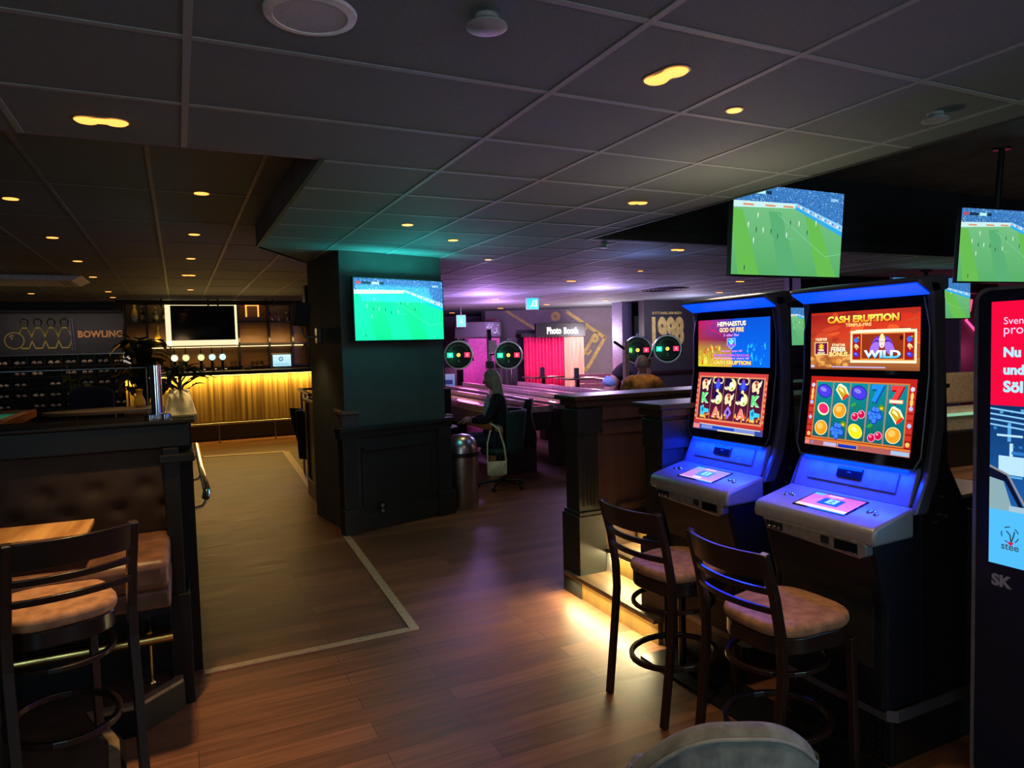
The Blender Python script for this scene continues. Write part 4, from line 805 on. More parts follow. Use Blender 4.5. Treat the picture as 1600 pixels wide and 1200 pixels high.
ctext('Sven', -.100, 1.763, .025, S('#f8d0f8')); ctext('proc', -.100, 1.722, .032, S('#f8d0f8')); ctext('Nu', -.100, 1.652, .036, S('#b0e8ff'), .045); ctext('und', -.100, 1.590, .036, S('#b0e8ff'), .045); ctext('Söl', -.100, 1.530, .042, S('#b0e8ff'), .045)
ctext('stee', -.100, .955, .022, S('#3a5a70'), .02)
lx, ly = (.058+.0)/H+.0, Y(1.0); lx = .075
for k in range(5): cv.ring(lx, ly, .03, .03, .004, S('#2a4a68'), 20+72*k, 55+72*k, 4)
cv.line([(lx-.012, ly+.012), (lx, ly), (lx+.004, ly-.03)], .005, S('#2a4a68')); cv.line([(lx+.016, ly+.014), (lx+.012, ly-.004), (lx+.004, ly-.03)], .005, S('#2a4a68')); cv.poly([(lx-.012, ly-.028), (lx+.016, ly-.028), (lx+.003, ly-.042)], S('#c02048'))
cv.build('screen', scr(1.02), t)
cv = Canvas(V((.0030, -.068, .80)), V((0, -.62, 0)), V((0, 0, .05))); cv.text('SK', 0, .5, .9, (.35, .35, .36), mid=False, bold=.05); cv.build('lettering', PAINT, t)
# ================================================================== televisions
def football(cv, players=True, teal=False):
    a = cv.a; g1, g2 = (('#10e08c', '#20f0a0') if teal else ('#56aa66', '#78c086'))
    cv.bg(S(g1), top=S(g2))
    if not teal:
        for k in range(5): cv.poly([(a*(-.3+.36*k), 0), (a*(-.12+.36*k), 0), (a*(-.25+.33*k), .72), (a*(-.36+.33*k), .72)], S('#66b850' if k % 2 else '#58aa72'))
    else:
        for k in range(3): cv.poly([(a*(.0+.4*k), 0), (a*(.22+.4*k), 0), (a*(.1+.4*k), .72), (a*(-.1+.4*k), .72)], S('#18f0a4'))
    cv.poly([(0, .75), (a*.52, .79), (a*1, .53), (a, 1), (0, 1)], S('#3a78bc')); rr = random.Random(11)
    for i in range(1500):
        x = rr.uniform(0, a); y = rr.uniform(.60, 1); lim = .77+.03*x/a if x < a*.52 else .80-(x-a*.52)/(a*.48)*.2
        if y < lim: continue
        s = rr.uniform(.004, .011); cv.rect(x, y, min(a, x+s), min(1, y+s*1.3), S(rr.choice(['#4a90d8', '#2a70c8', '#86c0f0', '#123c80', '#3a80d0', '#b0d8f8'] if x > a*.3 else ['#4a90b8', '#2a6080', '#9cd0e0', '#12384c', '#d0e8f0']))); cv.k -= 1
    cv.k += 1
    cv.poly([(0, .74), (a*.54, .775), (a*.54, .83), (0, .81)], S('#c8ecec')); cv.poly([(a*.54, .775), (a, .52), (a, .62), (a*.54, .84)], S('#90d0f8')); cv.poly([(a*.54, .765), (a, .49), (a, .545), (a*.54, .80)], S('#10c8f0' if teal else '#30a8e8'))
    for x in (.08, .27, .43): cv.rect(a*x, .765+.03*x, a*(x+.09), .785+.03*x, S('#d89060'))
    for k in range(18): x = .56+.024*k; cv.rect(a*x, .80-(x-.54)*.52, a*(x+.014), .825-(x-.54)*.52, S(['#d8a090', '#e8f4ff', '#5878c8'][k % 3]))
    cv.line([(a*.38, .70), (a*.84, .24), (a*1, .28)], .006, S('#80d0a0' if not teal else '#50f8b8')); cv.ring(a*.52, .5, .12, .08, .006, S('#70c898' if not teal else '#50f8b8'), 120, 300, 12)
    pl = [(.21, .66, 1), (.13, .55, 1), (.2, .5, 0), (.26, .5, 1), (.18, .38, 1), (.33, .49, 0), (.39, .44, 0), (.47, .46, 1), (.58, .6, 1), (.5, .6, 0), (.74, .62, 1), (.66, .5, 0), (.11, .07, 0)]
    for x, y, k in pl:
        c_ = S('#e8f8f0') if k else S('#0e3a3a')
        if teal: c_ = S('#90ffd8') if k else S('#0a6048')
        cv.ell(a*x, y+.028, .006, .009, c_); cv.poly([(a*x-.008, y+.02), (a*x+.008, y+.02), (a*x+.005, y-.01), (a*x-.005, y-.01)], c_); cv.poly([(a*x-.005, y-.01), (a*x, y-.01), (a*x-.008, y-.035)], c_); cv.poly([(a*x, y-.01), (a*x+.005, y-.01), (a*x+.009, y-.035)], c_)
    for x, w__, c_ in ((.02, .05, '#c04858'), (.08, .05, '#183050'), (.13, .05, '#183050'), (.19, .075, '#b8f4f0'), (.275, .045, '#183050')): cv.rect(a*x, .905, a*(x+w__), .945, S(c_))
    cv.text('ESPN', a*.91, .91, .035, S('#b0dcff'), w=a*.07, bold=.04)
def tv(label, P, yaw_, tilt, w_, h_, s=1.1, mount=None, teal=False, sm=None):
    """local x right, z up, picture faces -y; origin at the bottom left corner"""
    t = thing('television', label, 'television', P); t.rotation_euler = (tilt, 0, yaw_)
    q = MB(); q.bb((-.012, 0, -.014), (w_+.012, .035, h_+.012)); q.bb((w_*.2, .03, h_*.15), (w_*.8, .07, h_*.7)); q.build('housing', BLACK, t, bev=.004)
    cv = Canvas(V((0, -.001, 0)), V((w_, 0, 0)), V((0, 0, h_))); football(cv, teal=teal); cv.build('screen', scr(s), t)
    if mount:
        q = MB(); q.bb((w_*.4, .07, h_*.3), (w_*.6, .12, h_*.6)); q.cyl((w_*.5, .1, h_*.45), (w_*.5, .1, h_*.45+mount), .025); q.lathe([(.07, 0), (.07, .02)], 20, Matrix.Translation((w_*.5, .1, h_*.45+mount-.02))); q.build('ceiling_mount', BLACK, t, smooth=True)
    else:
        q = MB(); q.bb((w_*.3, .06, h_*.3), (w_*.7, .12, h_*.6)); q.build('wall_bracket', BLACK, t)
    return t
tv('television on the dark green pillar with a bright teal pitch', tuple(pil(.105, 1.806, -.125)), ang, 0, .99, .575, 1.3, None, True)
light('AREA', tuple(pil(.6, 2.25, -.20)), 6, (.05, .85, .75), .8, (R(125), 0, ang), sy=.2)
light('POINT', tuple(pil(.5, 2.15, -.75)), 5, (.05, .75, .75), .2)
tv('large television hanging in the raised bay above the left slot machine', (3.50, 3.72, 2.18), R(1), R(4), 1.11, .625, 1.0, .96)
tv('television hanging at the far right above the black kiosk', (6.13, 3.78, 2.18), R(-6), R(4), 1.12, .625, 1.0, .9)
tv('television hanging low behind the machines, mostly hidden by the right machine', (8.87, 6.34, 1.95), R(-6), 0, 1.48, .57, 1.0, .433)
tv('television seen in the gap between the two slot machines', (7.72, 7.42, 1.62), R(-3), 0, .95, .55, 1.0, .772)
# ================================================================== the bar
t = thing('bar_counter', 'long bar counter with yellow lit vertical boards and black top', 'bar counter', (0, 0, 0))
q = MB(); q.bb((-.9, 14.72, .38), (4.5, 15.2, 1.28)); q.build('front_boards', slat_mat(), t)
q = MB(); q.bb((-.9, 14.85, 0), (4.5, 15.2, .38)); q.build('plinth', mat('dark_plinth', (.07, .07, .075), .35), t)
q = MB(); q.bb((-1.0, 14.55, 1.30), (4.5, 15.4, 1.375)); q.build('worktop', BLACK, t, bev=.008)
q = MB(); q.bb((-.9, 14.62, 1.285), (4.4, 14.66, 1.30)); q.build('light_strip', emis('bar_light_strip', (1, .68, .12), 5), t)
light('AREA', (1.5, 14.62, 1.27), 26, (1, .62, .10), 5, (R(14), 0, 0), sy=.03)
t = thing('foot_rail', 'steel foot rail on thin posts along the foot of the bar', 'foot rail', (0, 14.42, 0))
q = MB(); q.cyl((-.5, 0, .37), (4.2, 0, .37), .022); q.build('tube', STEEL, t, smooth=True)
for x in (.65, 1.68, 2.7): q = MB(); q.cyl((x, 0, 0), (x, 0, .36), .010); q.cyl((x, 0, .0), (x, 0, .015), .03); q.build('post', STEEL, t, smooth=True)
t = thing('back_bar_shelving', 'dark brown back bar shelving of open squares behind the taps', 'shelving', (0, 0, 0))
SHELFM = mat('shelf_brown', (.24, .115, .03), .45, kind='woodx', scale=12); FR = BLACK
q = MB(); q.bb((-.98, 16.5, .9), (2.74, 16.58, 2.86)); q.build('back_panel', SHELFM, t)
q = MB()
for x in (-.96, -.55, -.13, 1.22, 1.85, 2.35, 2.7): q.bb((x-.018, 16.2, .9), (x+.018, 16.5, 2.84))
q.build('upright', FR, t)
for z in (1.0, 1.42, 1.92, 2.40): q = MB(); q.bb((-.96, 16.2, z-.015), (2.7, 16.5, z+.015)); q.build('shelf', FR, t)
q = MB(); q.bb((-1.15, 16.1, 2.84), (2.9, 16.5, 2.828+.09)); q.build('top_panel', FR, t)
q = MB(); q.bb((-.9, 16.17, 2.80), (2.6, 16.2, 2.815)); q.bb((-.5, 16.42, 1.86), (2.6, 16.44, 1.875)); q.build('light_strip', emis('shelf_strip', (1, .75, .35), 2.2), t)
light('AREA', (.9, 16.12, 2.0), 9, (1, .62, .22), 3.2, (R(50), 0, 0), sy=.1)
# the framed screen
t = thing('framed_screen', 'black screen in a glowing cream frame above the beer taps', 'television', (0, 16.0, 0))
CREAM = emis('glowing_cream_frame', (1, .86, .50), .95)
q = MB(); x0, x1, z0, z1 = -.20, 1.18, 1.90, 2.80; q.bb((x0, 0, z0), (x0+.10, .05, z1)); q.bb((x1-.045, 0, z0), (x1, .05, z1)); q.bb((x0, 0, z1-.065), (x1, .05, z1)); q.bb((x0, 0, z0), (x1, .05, z0+.11)); q.build('frame', CREAM, t, bev=.004)
q = MB(); q.bb((x0+.09, .01, z0+.10), (x1-.04, .04, z1-.06)); q.build('screen', GLASSB, t); q = MB(); q.bb((.2, .05, 2.1), (.8, .2, 2.6)); q.build('bracket', BLACK, t)
# pipe frame hanging from the ceiling
t = thing('hanging_pipe_frame', 'black pipe frame hung from the ceiling over the bar', 'pipe frame', (0, 15.3, 0))
q = MB(); q.cyl((-1.05, 0, 2.72), (2.9, 0, 2.72), .018); q.cyl((-1.05, .25, 2.78), (2.9, .25, 2.78), .03); q.build('cross_pipe', BLACK, t, smooth=True)
for x in (-.25, .60, .78, 1.70, 1.84):
    q = MB(); q.cyl((x, 0, 2.66), (x, 0, 2.83), .014); q.ball((x, 0, 2.72), (.03, .03, .03), 10); q.build('hanger', BLACK, t, smooth=True)
# beer taps
TAPD = emis('lit_tap_badge', (.75, .95, .85), 1.1)
def tap(x, col, label):
    t = thing('beer_tap', label, 'beer tap', (x, 14.95, 1.375), 0, 'beer taps on the bar')
    q = MB(); q.lathe([(.045, 0), (.045, .01), (.028, .02), (.028, .20), (.034, .22)], 20); q.build('column', BLACK, t, smooth=True)
    q = MB(); q.tube([(.03, -.02, .04), (.05, -.05, .06), (.045, -.05, .16)], .008); q.cyl((.02, -.02, .03), (.07, -.02, .03), .012); q.build('spout', CHROME, t, smooth=True)
    q = MB(); M = Matrix.Translation((0, -.03, .275))@Euler((PI/2, 0, 0)).to_matrix().to_4x4(); q.lathe([(.07, -.02), (.075, 0), (.07, .02)], 28, M); b = q.build('badge', CHROME, t, smooth=True)
    q = MB(); M = Matrix.Translation((0, -.052, .275))@Euler((PI/2, 0, 0)).to_matrix().to_4x4(); q.lathe([(.060, 0), (.060, .004)], 28, M); q.build('badge_light', emis('tap_glow_%d' % int(col[2]*10), col, 1.15), b)
    q = MB(); q.lathe([(.009, .34), (.014, .40), (.011, .47), (.004, .48)], 14); q.build('handle', BLACK, t, smooth=True)
for i, (x, c_) in enumerate(((-.06, (.9, .95, .7)), (.14, (.85, .85, .35)), (.41, (.75, .70, .30)), (.61, (.62, 1, .85)), (.80, (.60, 1, .85)))):
    tap(x, c_, ['beer tap with pale cream round badge, first from the plants', 'beer tap with yellow round badge, second from the plants', 'beer tap with dull amber round badge, middle one of the five', 'beer tap with mint white badge, second from the drinking glasses', 'beer tap with mint white badge beside the drinking glasses'][i])
# till
t = thing('till', 'pale blue lit till screen at the right of the bar top', 'till', (1.93, 14.93, 1.375), R(3))
q = MB(); q.box((0, .06, .01), (.22, .2, .02)); q.box((0, .07, .08), (.06, .03, .14)); q.build('stand', GREYP, t, bev=.004)
q = MB(); q.box((0, .04, .17), (.42, .04, .29)); q.build('housing', GREYP, t, bev=.012)
cv = Canvas(V((-.18, .018, .05)), V((.36, 0, 0)), V((0, 0, .24))); cv.bg(S('#a8e4f4'), top=S('#d8f8ff')); cv.ring(cv.a*.45, .62, .15, .15, .07, S('#3a6a90')); cv.ell(cv.a*.45, .62, .09, .09, S('#b8d8e8')); cv.rect(.2, .16, cv.a-.2, .2, S('#5090b0')); cv.build('screen', scr(.95), t)
# bottles, skittle pins, cups
YEL = mat('yellow_pin', (.75, .48, .06), .35, scale=6, amt=.1); BOT = mat('dark_bottle', (.03, .035, .02), .12, kind='plain'); LAB = mat('cream_label', (.55, .45, .22), .6)
def pin(loc, s, label, two=False):
    t = thing('bowling_pin', label, 'bowling pin', loc); t.scale = (s, s, s)
    prof = [(.030, 0), (.045, .03), (.060, .11), (.058, .16), (.040, .22), (.024, .28), (.023, .30), (.031, .345), (.030, .37), (.018, .392), (.002, .40)]
    q = MB(); q.lathe([(.030, 0), (.045, .03), (.060, .11), (.0595, .13)] if two else prof[:1]+[(.031, .001)], 24); q.build('base', mat('white_pin', (.6, .58, .45), .35) if two else YEL, t, smooth=True)
    q = MB(); q.lathe(([(.0595, .13)]+prof[3:]) if two else prof, 24); q.build('body', YEL, t, smooth=True)
    q = MB(); q.lathe([(.0245, .288), (.0245, .296)], 24); q.build('stripe', mat('red_stripe', (.5, .12, .05), .4), t, smooth=True)
pin((-.76, 16.3, 2.415), 1.04, 'large yellow and white bowling pin on the top back bar shelf', True)
pin((-.36, 16.3, 1.935), 1.02, 'large all yellow bowling pin on the shelf below the bottles')
def bottle(loc, h, label, r0=.04, m=BOT, lab=True):
    t = thing('bottle', label, 'bottle', loc, 0, 'bottles behind the bar'); k = h/.3
    q = MB(); q.lathe([(r0*.95, 0), (r0, .01*k), (r0, .17*k), (r0*.8, .2*k), (.014, .23*k), (.013, .29*k), (.015, .3*k)], 20); q.build('body', m, t, smooth=True)
    if lab: q = MB(); q.lathe([(r0+.001, .05*k), (r0+.001, .13*k)], 20); q.build('label_paper', LAB, t)
    q = MB(); q.lathe([(.015, .285*k), (.015, .305*k)], 14); q.build('cap', YEL, t)
bottle((-.62, 16.3, 2.415), .32, 'slim dark bottle with cream label beside the yellow and white pin')
bottle((-.38, 16.3, 2.415), .30, 'squat bottle with patterned body, third thing on the top shelf', .05, mat('green_glass', (.08, .09, .05), .15, kind='plain'))
bottle((-.21, 16.3, 2.415), .32, 'dark bottle with yellow label next to the glowing frame', .036)
bottle((2.22, 16.25, 1.435), .24, 'small dark bottle on the shelf above the till', .03)
GOBM = mat('trophy_metal', (.7, .65, .5), .2, 1, bump=0)
for i, x in enumerate((1.93, 2.07, 2.25)):
    t = thing('goblet', ['metal stemmed cup on the top shelf, nearest the lit picture box', 'metal stemmed cup between its two neighbours on the top shelf', 'metal stemmed cup on the top shelf, nearest the pillar'][i], 'cup', (x, 16.3, 2.415), 0, 'cups on the top shelf')
    q = MB(); q.lathe([(.035, 0), (.035, .008), (.007, .02), (.007, .10), (.03, .13), (.05, .19), (.048, .19), (.02, .12)], 20); q.build('bowl', GOBM, t, smooth=True)
t = thing('lit_picture_box', 'small orange glowing box frame on the top shelf beside the cream frame', 'frame', (1.52, 16.25, 2.415))
q = MB(); q.bb((-.19, 0, 0), (.19, .08, .09)); q.build('base', mat('brown_cap'), t, bev=.004)
q = MB(); q.bb((-.14, .02, .09), (-.11, .06, .36)); q.bb((.11, .02, .09), (.14, .06, .36)); q.bb((-.14, .02, .33), (.14, .06, .37)); q.build('frame', emis('orange_glow', (1, .48, .10), 1.0), t); q = MB(); q.bb((-.11, .04, .09), (.11, .06, .33)); q.build('panel', SHELFM, t)
gk = 0
def dglass(loc, h=.15, r0=.035, label='', stem=False, g='drinking glasses on the bar'):
    t = thing('drinking_glass', label, 'glass', loc, 0, g)
    q = MB(); q.lathe(([(.03, 0), (.03, .004), (.005, .01), (.005, .07), (r0, .10), (r0*.9, .17), (r0*.86, .17), (r0*.9, .10)] if stem else [(r0*.8, 0), (r0, h), (r0*.93, h), (r0*.75, .008)]), 20); q.build('bowl', GLASS, t, smooth=True)
for i in range(3): dglass((.97+.07*i, 14.95, 1.375), .19, .032, 'tall clear glass standing beside the last beer tap')
for i in range(6): dglass((1.36+.09*(i % 3), 14.95+.12*(i//3), 1.375), .17, .035, 'stemmed glass on the bar between the taps and the till', True, 'stemmed glasses on the bar')
for i in range(4): dglass((-.52+.07*i, 16.28, 1.435), .09, .026, 'small white lit glass on the shelf under the yellow pin', False, 'small glasses on the shelf')
t = tag((lambda q: (q.bb((1.18, 14.85, 1.375), (1.32, 14.95, 1.44)), q.build('napkin_box', mat('tan_card', (.5, .38, .15), .6)))[1])(MB()), 'small tan box on the bar top beside the stemmed glasses', 'box')
t = thing('stage_lamp', 'black stage lamp hung from the ceiling at the left edge of the pillar', 'lamp', (1.62, 9.4, 2.35))
q = MB(); q.box((0, 0, .1), (.2, .22, .26)); q.box((.02, 0, -.12), (.14, .2, .18), (0, .3, 0)); q.build('body', BLACK, t, bev=.02); q = MB(); q.cyl((0, 0, .2), (0, 0, .48), .02); q.build('pole', BLACK, t, smooth=True)
t = thing('exit_sign', 'small red sign on the dark wall beside the back bar shelving', 'sign', (2.88, 15.98, 2.42))
q = MB(); q.bb((0, 0, 0), (.2, .015, .22)); q.build('panel', mat('sign_red', (.28, .03, .06), .5), t); cv = Canvas(V((0, -.002, 0)), V((.2, 0, 0)), V((0, 0, .22))); cv.ell(.3, .7, .07, .09, (.5, .3, .35)); cv.rect(.2, .2, .4, .6, (.5, .3, .35)); cv.rect(.5, .2, .75, .8, (.5, .3, .35)); cv.rect(.56, .3, .7, .7, (.28, .03, .06)); cv.build('pictogram', PAINT, t)
# ------------------------------------------------------------------ bowling wall at the left
t = thing('wall_graphic', 'yellow outlined bowling ball and four pins on the navy wall', 'wall graphic', (0, 17.59, 0))
YC = (.60, .50, .10); cv = Canvas(V((-3.35, 0, 1.86)), V((1.3, 0, 0)), V((0, 0, .72))); a = cv.a
def pinline(x, y, s):
    pr = [(.10, 0), (.19, .25), (.20, .36), (.13, .56), (.075, .68), (.075, .74), (.11, .84), (.11, .91), (.06, .985), (0, 1)]
    sm_ = []
    for i in range(len(pr)-1):
        p0, p1, p2, p3 = pr[max(i-1, 0)], pr[i], pr[i+1], pr[min(i+2, len(pr)-1)]
        for k in range(4):
            h = k/4; sm_.append(tuple(.5*(2*p1[j]+(p2[j]-p0[j])*h+(2*p0[j]-5*p1[j]+4*p2[j]-p3[j])*h*h+(3*p1[j]-p0[j]-3*p2[j]+p3[j])*h**3) for j in (0, 1)))
    pr = sm_+[pr[-1]]
    cv.line([(x-p[0]*s, y+p[1]*s) for p in pr][::1]+[(x+p[0]*s, y+p[1]*s) for p in pr[::-1]], .034, YC, True); cv.line([(x-.075*s, y+.69*s), (x+.075*s, y+.69*s)], .03, YC)
for k in range(4): pinline(.66+.33*k, .10, .86)
cv.ell(.40, .33, .25, .25, (.02, .022, .04)); cv.ring(.40, .33, .235, .235, .025, YC)
for dx, dy in ((-.06, .1), (-.0, .12), (-.02, .04)): cv.ell(.36+dx, .36+dy, .02, .026, YC)
cv.build('drawing', PAINT, t)
t = thing('wall_lettering', 'orange BOWLING letters on the navy wall beside the bar shelving', 'lettering', (0, 17.58, 0))
vs, fs, tw, th = text_mesh('BOWLING', .02, .035, 1.05); q = MB(); q.add([(-1.92+p[0]*.84/tw, -p[2]*.5, 2.14+p[1]*.15/th) for p in vs], fs); q.build('letters', mat('orange_letter', (.60, .27, .07), .45, emit=.10, ecol=(1, .4, .1)), t)
t = thing('neon_tube', 'pair of pale vertical tubes on the navy wall left of the BOWLING letters', 'tube', (0, 17.55, 0))
for x in (-2.03, -1.98): q = MB(); q.cyl((x, 0, 1.86), (x-.03, 0, 2.55), .008); q.build('tube', mat('dim_tube', (.2, .22, .4), .3), t, smooth=True)
t = thing('shoe_rack', 'wide black rack of cubbies filled with bowling shoes under the bowling sign', 'rack', (0, 0, 0))
q = MB(); q.bb((-4.6, 17.5, .3), (-.98, 17.58, 1.80)); q.build('back_panel', BLACK, t)
RZ = [.42+.225*k for k in range(6)]
q = MB()
for z in RZ+[1.78]: q.bb((-4.6, 17.2, z-.008), (-.98, 17.5, z+.008))
q.build('shelf', BLACK, t)
q = MB()
for k in range(13): q.bb((-4.6+.30*k-.006, 17.2, .4), (-4.6+.30*k+.006, 17.5, 1.78))
q.build('upright', BLACK, t)
q = MB(); q.bb((-4.6, 17.19, 1.775), (-.98, 17.2, 1.79)); q.build('front_edge', STEEL, t)
SHOEC = [mat('grey_shoe', (.35, .33, .33), .5), mat('cream_shoe', (.7, .6, .48), .5), mat('pink_grey_shoe', (.42, .30, .30), .5)]
def shoe_mesh():
    q = MB()
    def fn(u_, v_):
        a_ = u_*PI*2; y = v_; wv = .038*(.75+.5*math.sin(PI*(v_*.85+.1))); h = .045+.05*max(0, v_-.45)*1.7; y_ = -.13+.26*v_
        return (wv*math.cos(a_)*max(.05, math.sin(PI*min(1, v_*.98+.02)))**.35, y_, .042+(h*.7)*math.sin(a_)*(1 if math.sin(a_) > 0 else .8)*max(.05, math.sin(PI*min(1, v_*.98+.02)))**.35)
    q.grid(fn, 14, 10); return q
sr_ = random.Random(3); protos = []
for i in range(3):
    o = shoe_mesh().build('bowling_shoe', SHOEC[i], None, smooth=True); protos.append(o)
first = [True]*3
SG = 'bowling shoes in the dark rack'
for r_i, z in enumerate(RZ):
    for c_i in range(11):
        if sr_.random() < .13: continue
        ty = sr_.choices([0, 1, 2], [6, 2, 2])[0]
        for dx in (-.055, .055):
            if first[ty]: o = protos[ty]; first[ty] = False
            else: o = protos[ty].copy(); C.objects.link(o)
            o.location = (-4.0+.30*c_i-.15+dx+sr_.uniform(-.008, .008), 17.33, z+.012); o.rotation_euler = (0, 0, sr_.uniform(-.12, .12)); o.scale = (1, 1, 1.35)
            tag(o, ['grey bowling shoe, one of many in the black cubby rack', 'pale cream bowling shoe, one of the few bright ones in the black rack', 'pinkish grey bowling shoe, one of several in the black rack'][ty], 'shoe', SG+(' grey', ' cream', ' pink')[ty])
light('AREA', (-2.2, 16.2, 2.5), 6, (1, .75, .6), 2.4, (R(40), 0, 0), sy=.2)
# ceiling cassette
t = thing('ceiling_unit', 'wide white ceiling air unit at the left edge over the bowling shoes', 'air unit', (-1.75, 11.6, 2.83))
q = MB(); q.prism([(-.75, 0), (-.62, -.07), (.50, -.07), (.63, 0)], -.5, .5, 'y'); q.build('housing', mat('unit_white', (.85, .78, .76), .5), t, bev=.01); q = MB()
for x in (.36, .42): q.box((x, 0, -.072), (.02, .8, .006)); 
q.build('vent', BLACK, t)
t = thing('cylinder_lamp', 'small white glowing cylinder lamp beside the tall leafy plant', 'lamp', (-.80, 13.8, 1.5)); q = MB(); q.lathe([(.055, 0), (.055, .26), (.04, .28)], 20); q.build('shade', mat('white_lamp', (.6, .55, .5), .5, emit=.35, ecol=(1, .85, .75)), t, smooth=True); q = MB(); q.cyl((0, 0, -1.5), (0, 0, 0), .012); q.cyl((0, 0, -1.5), (0, 0, -1.48), .12); q.build('stand', BLACK, t)
# pool table, high table
t = thing('pool_table', 'pool table corner with green cloth and orange wood rail at the left edge', 'pool table', (-2.92, 12.45, 0))
q = MB(); q.bb((-.62, -1.35, .80), (.62, 1.35, .83)); q.build('cloth', mat('green_baize', (.02, .35, .22), .8), t)
q = MB(); q.bb((-.74, -1.48, .74), (-.60, 1.48, .87)); q.bb((.60, -1.48, .74), (.74, 1.48, .87)); q.bb((-.62, -1.48, .74), (.62, -1.34, .87)); q.bb((-.62, 1.34, .74), (.62, 1.48, .87)); q.build('rail', mat('orange_wood_rail', (.50, .17, .06), .3, coat=.5), t, bev=.01)
q = MB(); q.bb((-.66, -1.4, .52), (.66, 1.4, .78)); q.build('apron', DARKWOOD, t)
for x in (-.5, .5):
    for y in (-1.2, 1.2): q = MB(); q.bb((x-.09, y-.09, 0), (x+.09, y+.09, .54)); q.build('leg', DARKWOOD, t, bev=.01)
light('SPOT', (-2.6, 12.6, 2.7), 30, (1, .9, .75), .1, (0, 0, 0), 70)
t = thing('high_table', 'oval high table with pale edge on a black pedestal behind the glass', 'table', (-.73, 9.0, 0))
q = MB(); q.prism([(.64*math.cos(2*PI*k/40), .33*math.sin(2*PI*k/40)) for k in range(40)], 1.09, 1.125); q.build('tabletop', mat('pale_top', (.45, .33, .25), .35, kind='woodx', scale=10), t, bev=.004)
q = MB(); q.bb((-.07, -.07, .02), (.07, .07, 1.09)); q.bb((-.28, -.2, 0), (.28, .2, .02)); q.build('pedestal', BLACK, t, bev=.004)
light('SPOT', (-.6, 8.5, 2.75), 14, WARM, .1, (0, 0, 0), 60)
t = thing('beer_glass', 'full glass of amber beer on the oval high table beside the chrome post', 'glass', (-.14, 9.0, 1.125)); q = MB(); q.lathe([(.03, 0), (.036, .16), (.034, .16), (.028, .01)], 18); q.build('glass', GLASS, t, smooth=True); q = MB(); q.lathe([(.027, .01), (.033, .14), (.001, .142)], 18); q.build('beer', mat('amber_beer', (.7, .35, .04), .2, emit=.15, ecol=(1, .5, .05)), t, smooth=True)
t = thing('yellow_pin_lamp', 'dull yellow skittle shaped lamp on the oval high table', 'lamp', (-.42, 9.05, 1.125)); q = MB(); q.lathe([(.04, 0), (.062, .03), (.06, .07), (.035, .13), (.03, .17), (.04, .2), (.01, .215)], 22); q.build('shade', YEL, t, smooth=True)
t = thing('wooden_cabinet', 'orange brown wooden cabinet beneath the plant by the bar end', 'cabinet', (-.35, 10.6, 0)); q = MB(); q.bb((-.33, -.2, .0), (.30, .2, .95)); q.build('body', mat('orange_cabinet', (.22, .10, .04), .5, kind='woodz', scale=10), t, bev=.01); q = MB(); q.bb((-.02, -.21, .05), (-.01, -.2, .9)); q.build('door_gap', BLACK, t)
# ================================================================== ceiling fittings
HOUS = mat('fitting_metal', (.25, .24, .22), .4, .5)
def capsule(q, L, r, z0, z1, n=10):
    pts = [(L/2+r*math.cos(R(-90+180*k/n)), r*math.sin(R(-90+180*k/n))) for k in range(n+1)]+[(-L/2+r*math.cos(R(90+180*k/n)), r*math.sin(R(90+180*k/n))) for k in range(n+1)]
    q.prism(pts, z0, z1)
LAMPG = 'recessed amber ceiling lamps'
def downlight(x, y, z, L, r, rz, label, e, sp=75):
    t = thing('recessed_lamp', label, 'ceiling lamp', (x, y, z), rz, LAMPG)
    q = MB(); capsule(q, L, r+.006, -.004, .002); q.build('frame', HOUS, t)
    q = MB()
    if L > .03:
        for s_ in (-1, 1): q.lathe([(r*.98, -.006), (r*.8, -.012), (r*.3, -.010)], 20, Matrix.Translation((s_*L/2, 0, 0)))
        q.bb((-L/2, -r*.75, -.006), (L/2, r*.75, -.005))
    else: capsule(q, L, r*.95, -.007, -.003)
    q.build('bulb', GOLD_E, t)
    if e: light('SPOT', (x, y, z-.02), e, WARM, .05, None, sp, .9)
near = [(1.56, 1.96, .085, .045, R(100), 'twin amber ceiling lamp above the right of the room near the camera', 20), (-.225, 3.165, .10, .045, R(-5), 'long twin amber ceiling lamp over the leather bench', 80), (2.765, 3.78, .06, .035, R(-15), 'amber ceiling lamp between the pillar and the hanging television', 12), (2.17, 5.61, 0, .045, 0, 'amber ceiling lamp close to the front of the pillar, farther one', 4), (1.58, 5.01, 0, .042, 0, 'amber ceiling lamp before the pillar, nearer one', 5)]
for x, y, L, r0, rz, lb, e in near: downlight(x, y, Zc, L, r0, rz, lb, e, 110 if y < 3 else 62 if y < 3.5 else 90)
for (x, y) in ((-.99, 5.87), (-.99, 7.64), (-.99, 9.43), (.20, 5.29), (.19, 7.11), (.19, 8.90), (.19, 10.76), (-1.01, 11.25), (-2.21, 12.51), (-2.21, 14.3), (-1.02, 13.74), (-1.05, 15.07), (-1.03, 16.1), (.25, 13.18)):
    downlight(x, y, Zl, .0 if y != 10.76 else .08, .05, 0, 'round amber lamp in the higher ceiling over the aisle to the bar', 7 if x > 0 else 3)
for (x, y) in ((4.55, 5.57), (5.18, 8.72), (9.37, 10.26), (8.32, 12.58), (7.09, 15.3), (5.6, 12.3), (6.9, 6.6), (8.0, 8.3), (9.6, 8.2), (11.0, 8.6), (5.0, 15.6), (6.6, 17.3), (7.6, 13.9)):
    downlight(x, y, Zc, .07, .04, 0, 'amber lamp in the flat ceiling above the games at the back', 3 if y < 11 else 0)
downlight(.95, .55, Zc, 0, .045, 0, 'added amber ceiling lamp out of view, lighting the near floor', 16, 110)  # fitting added above the view to warm the near floor
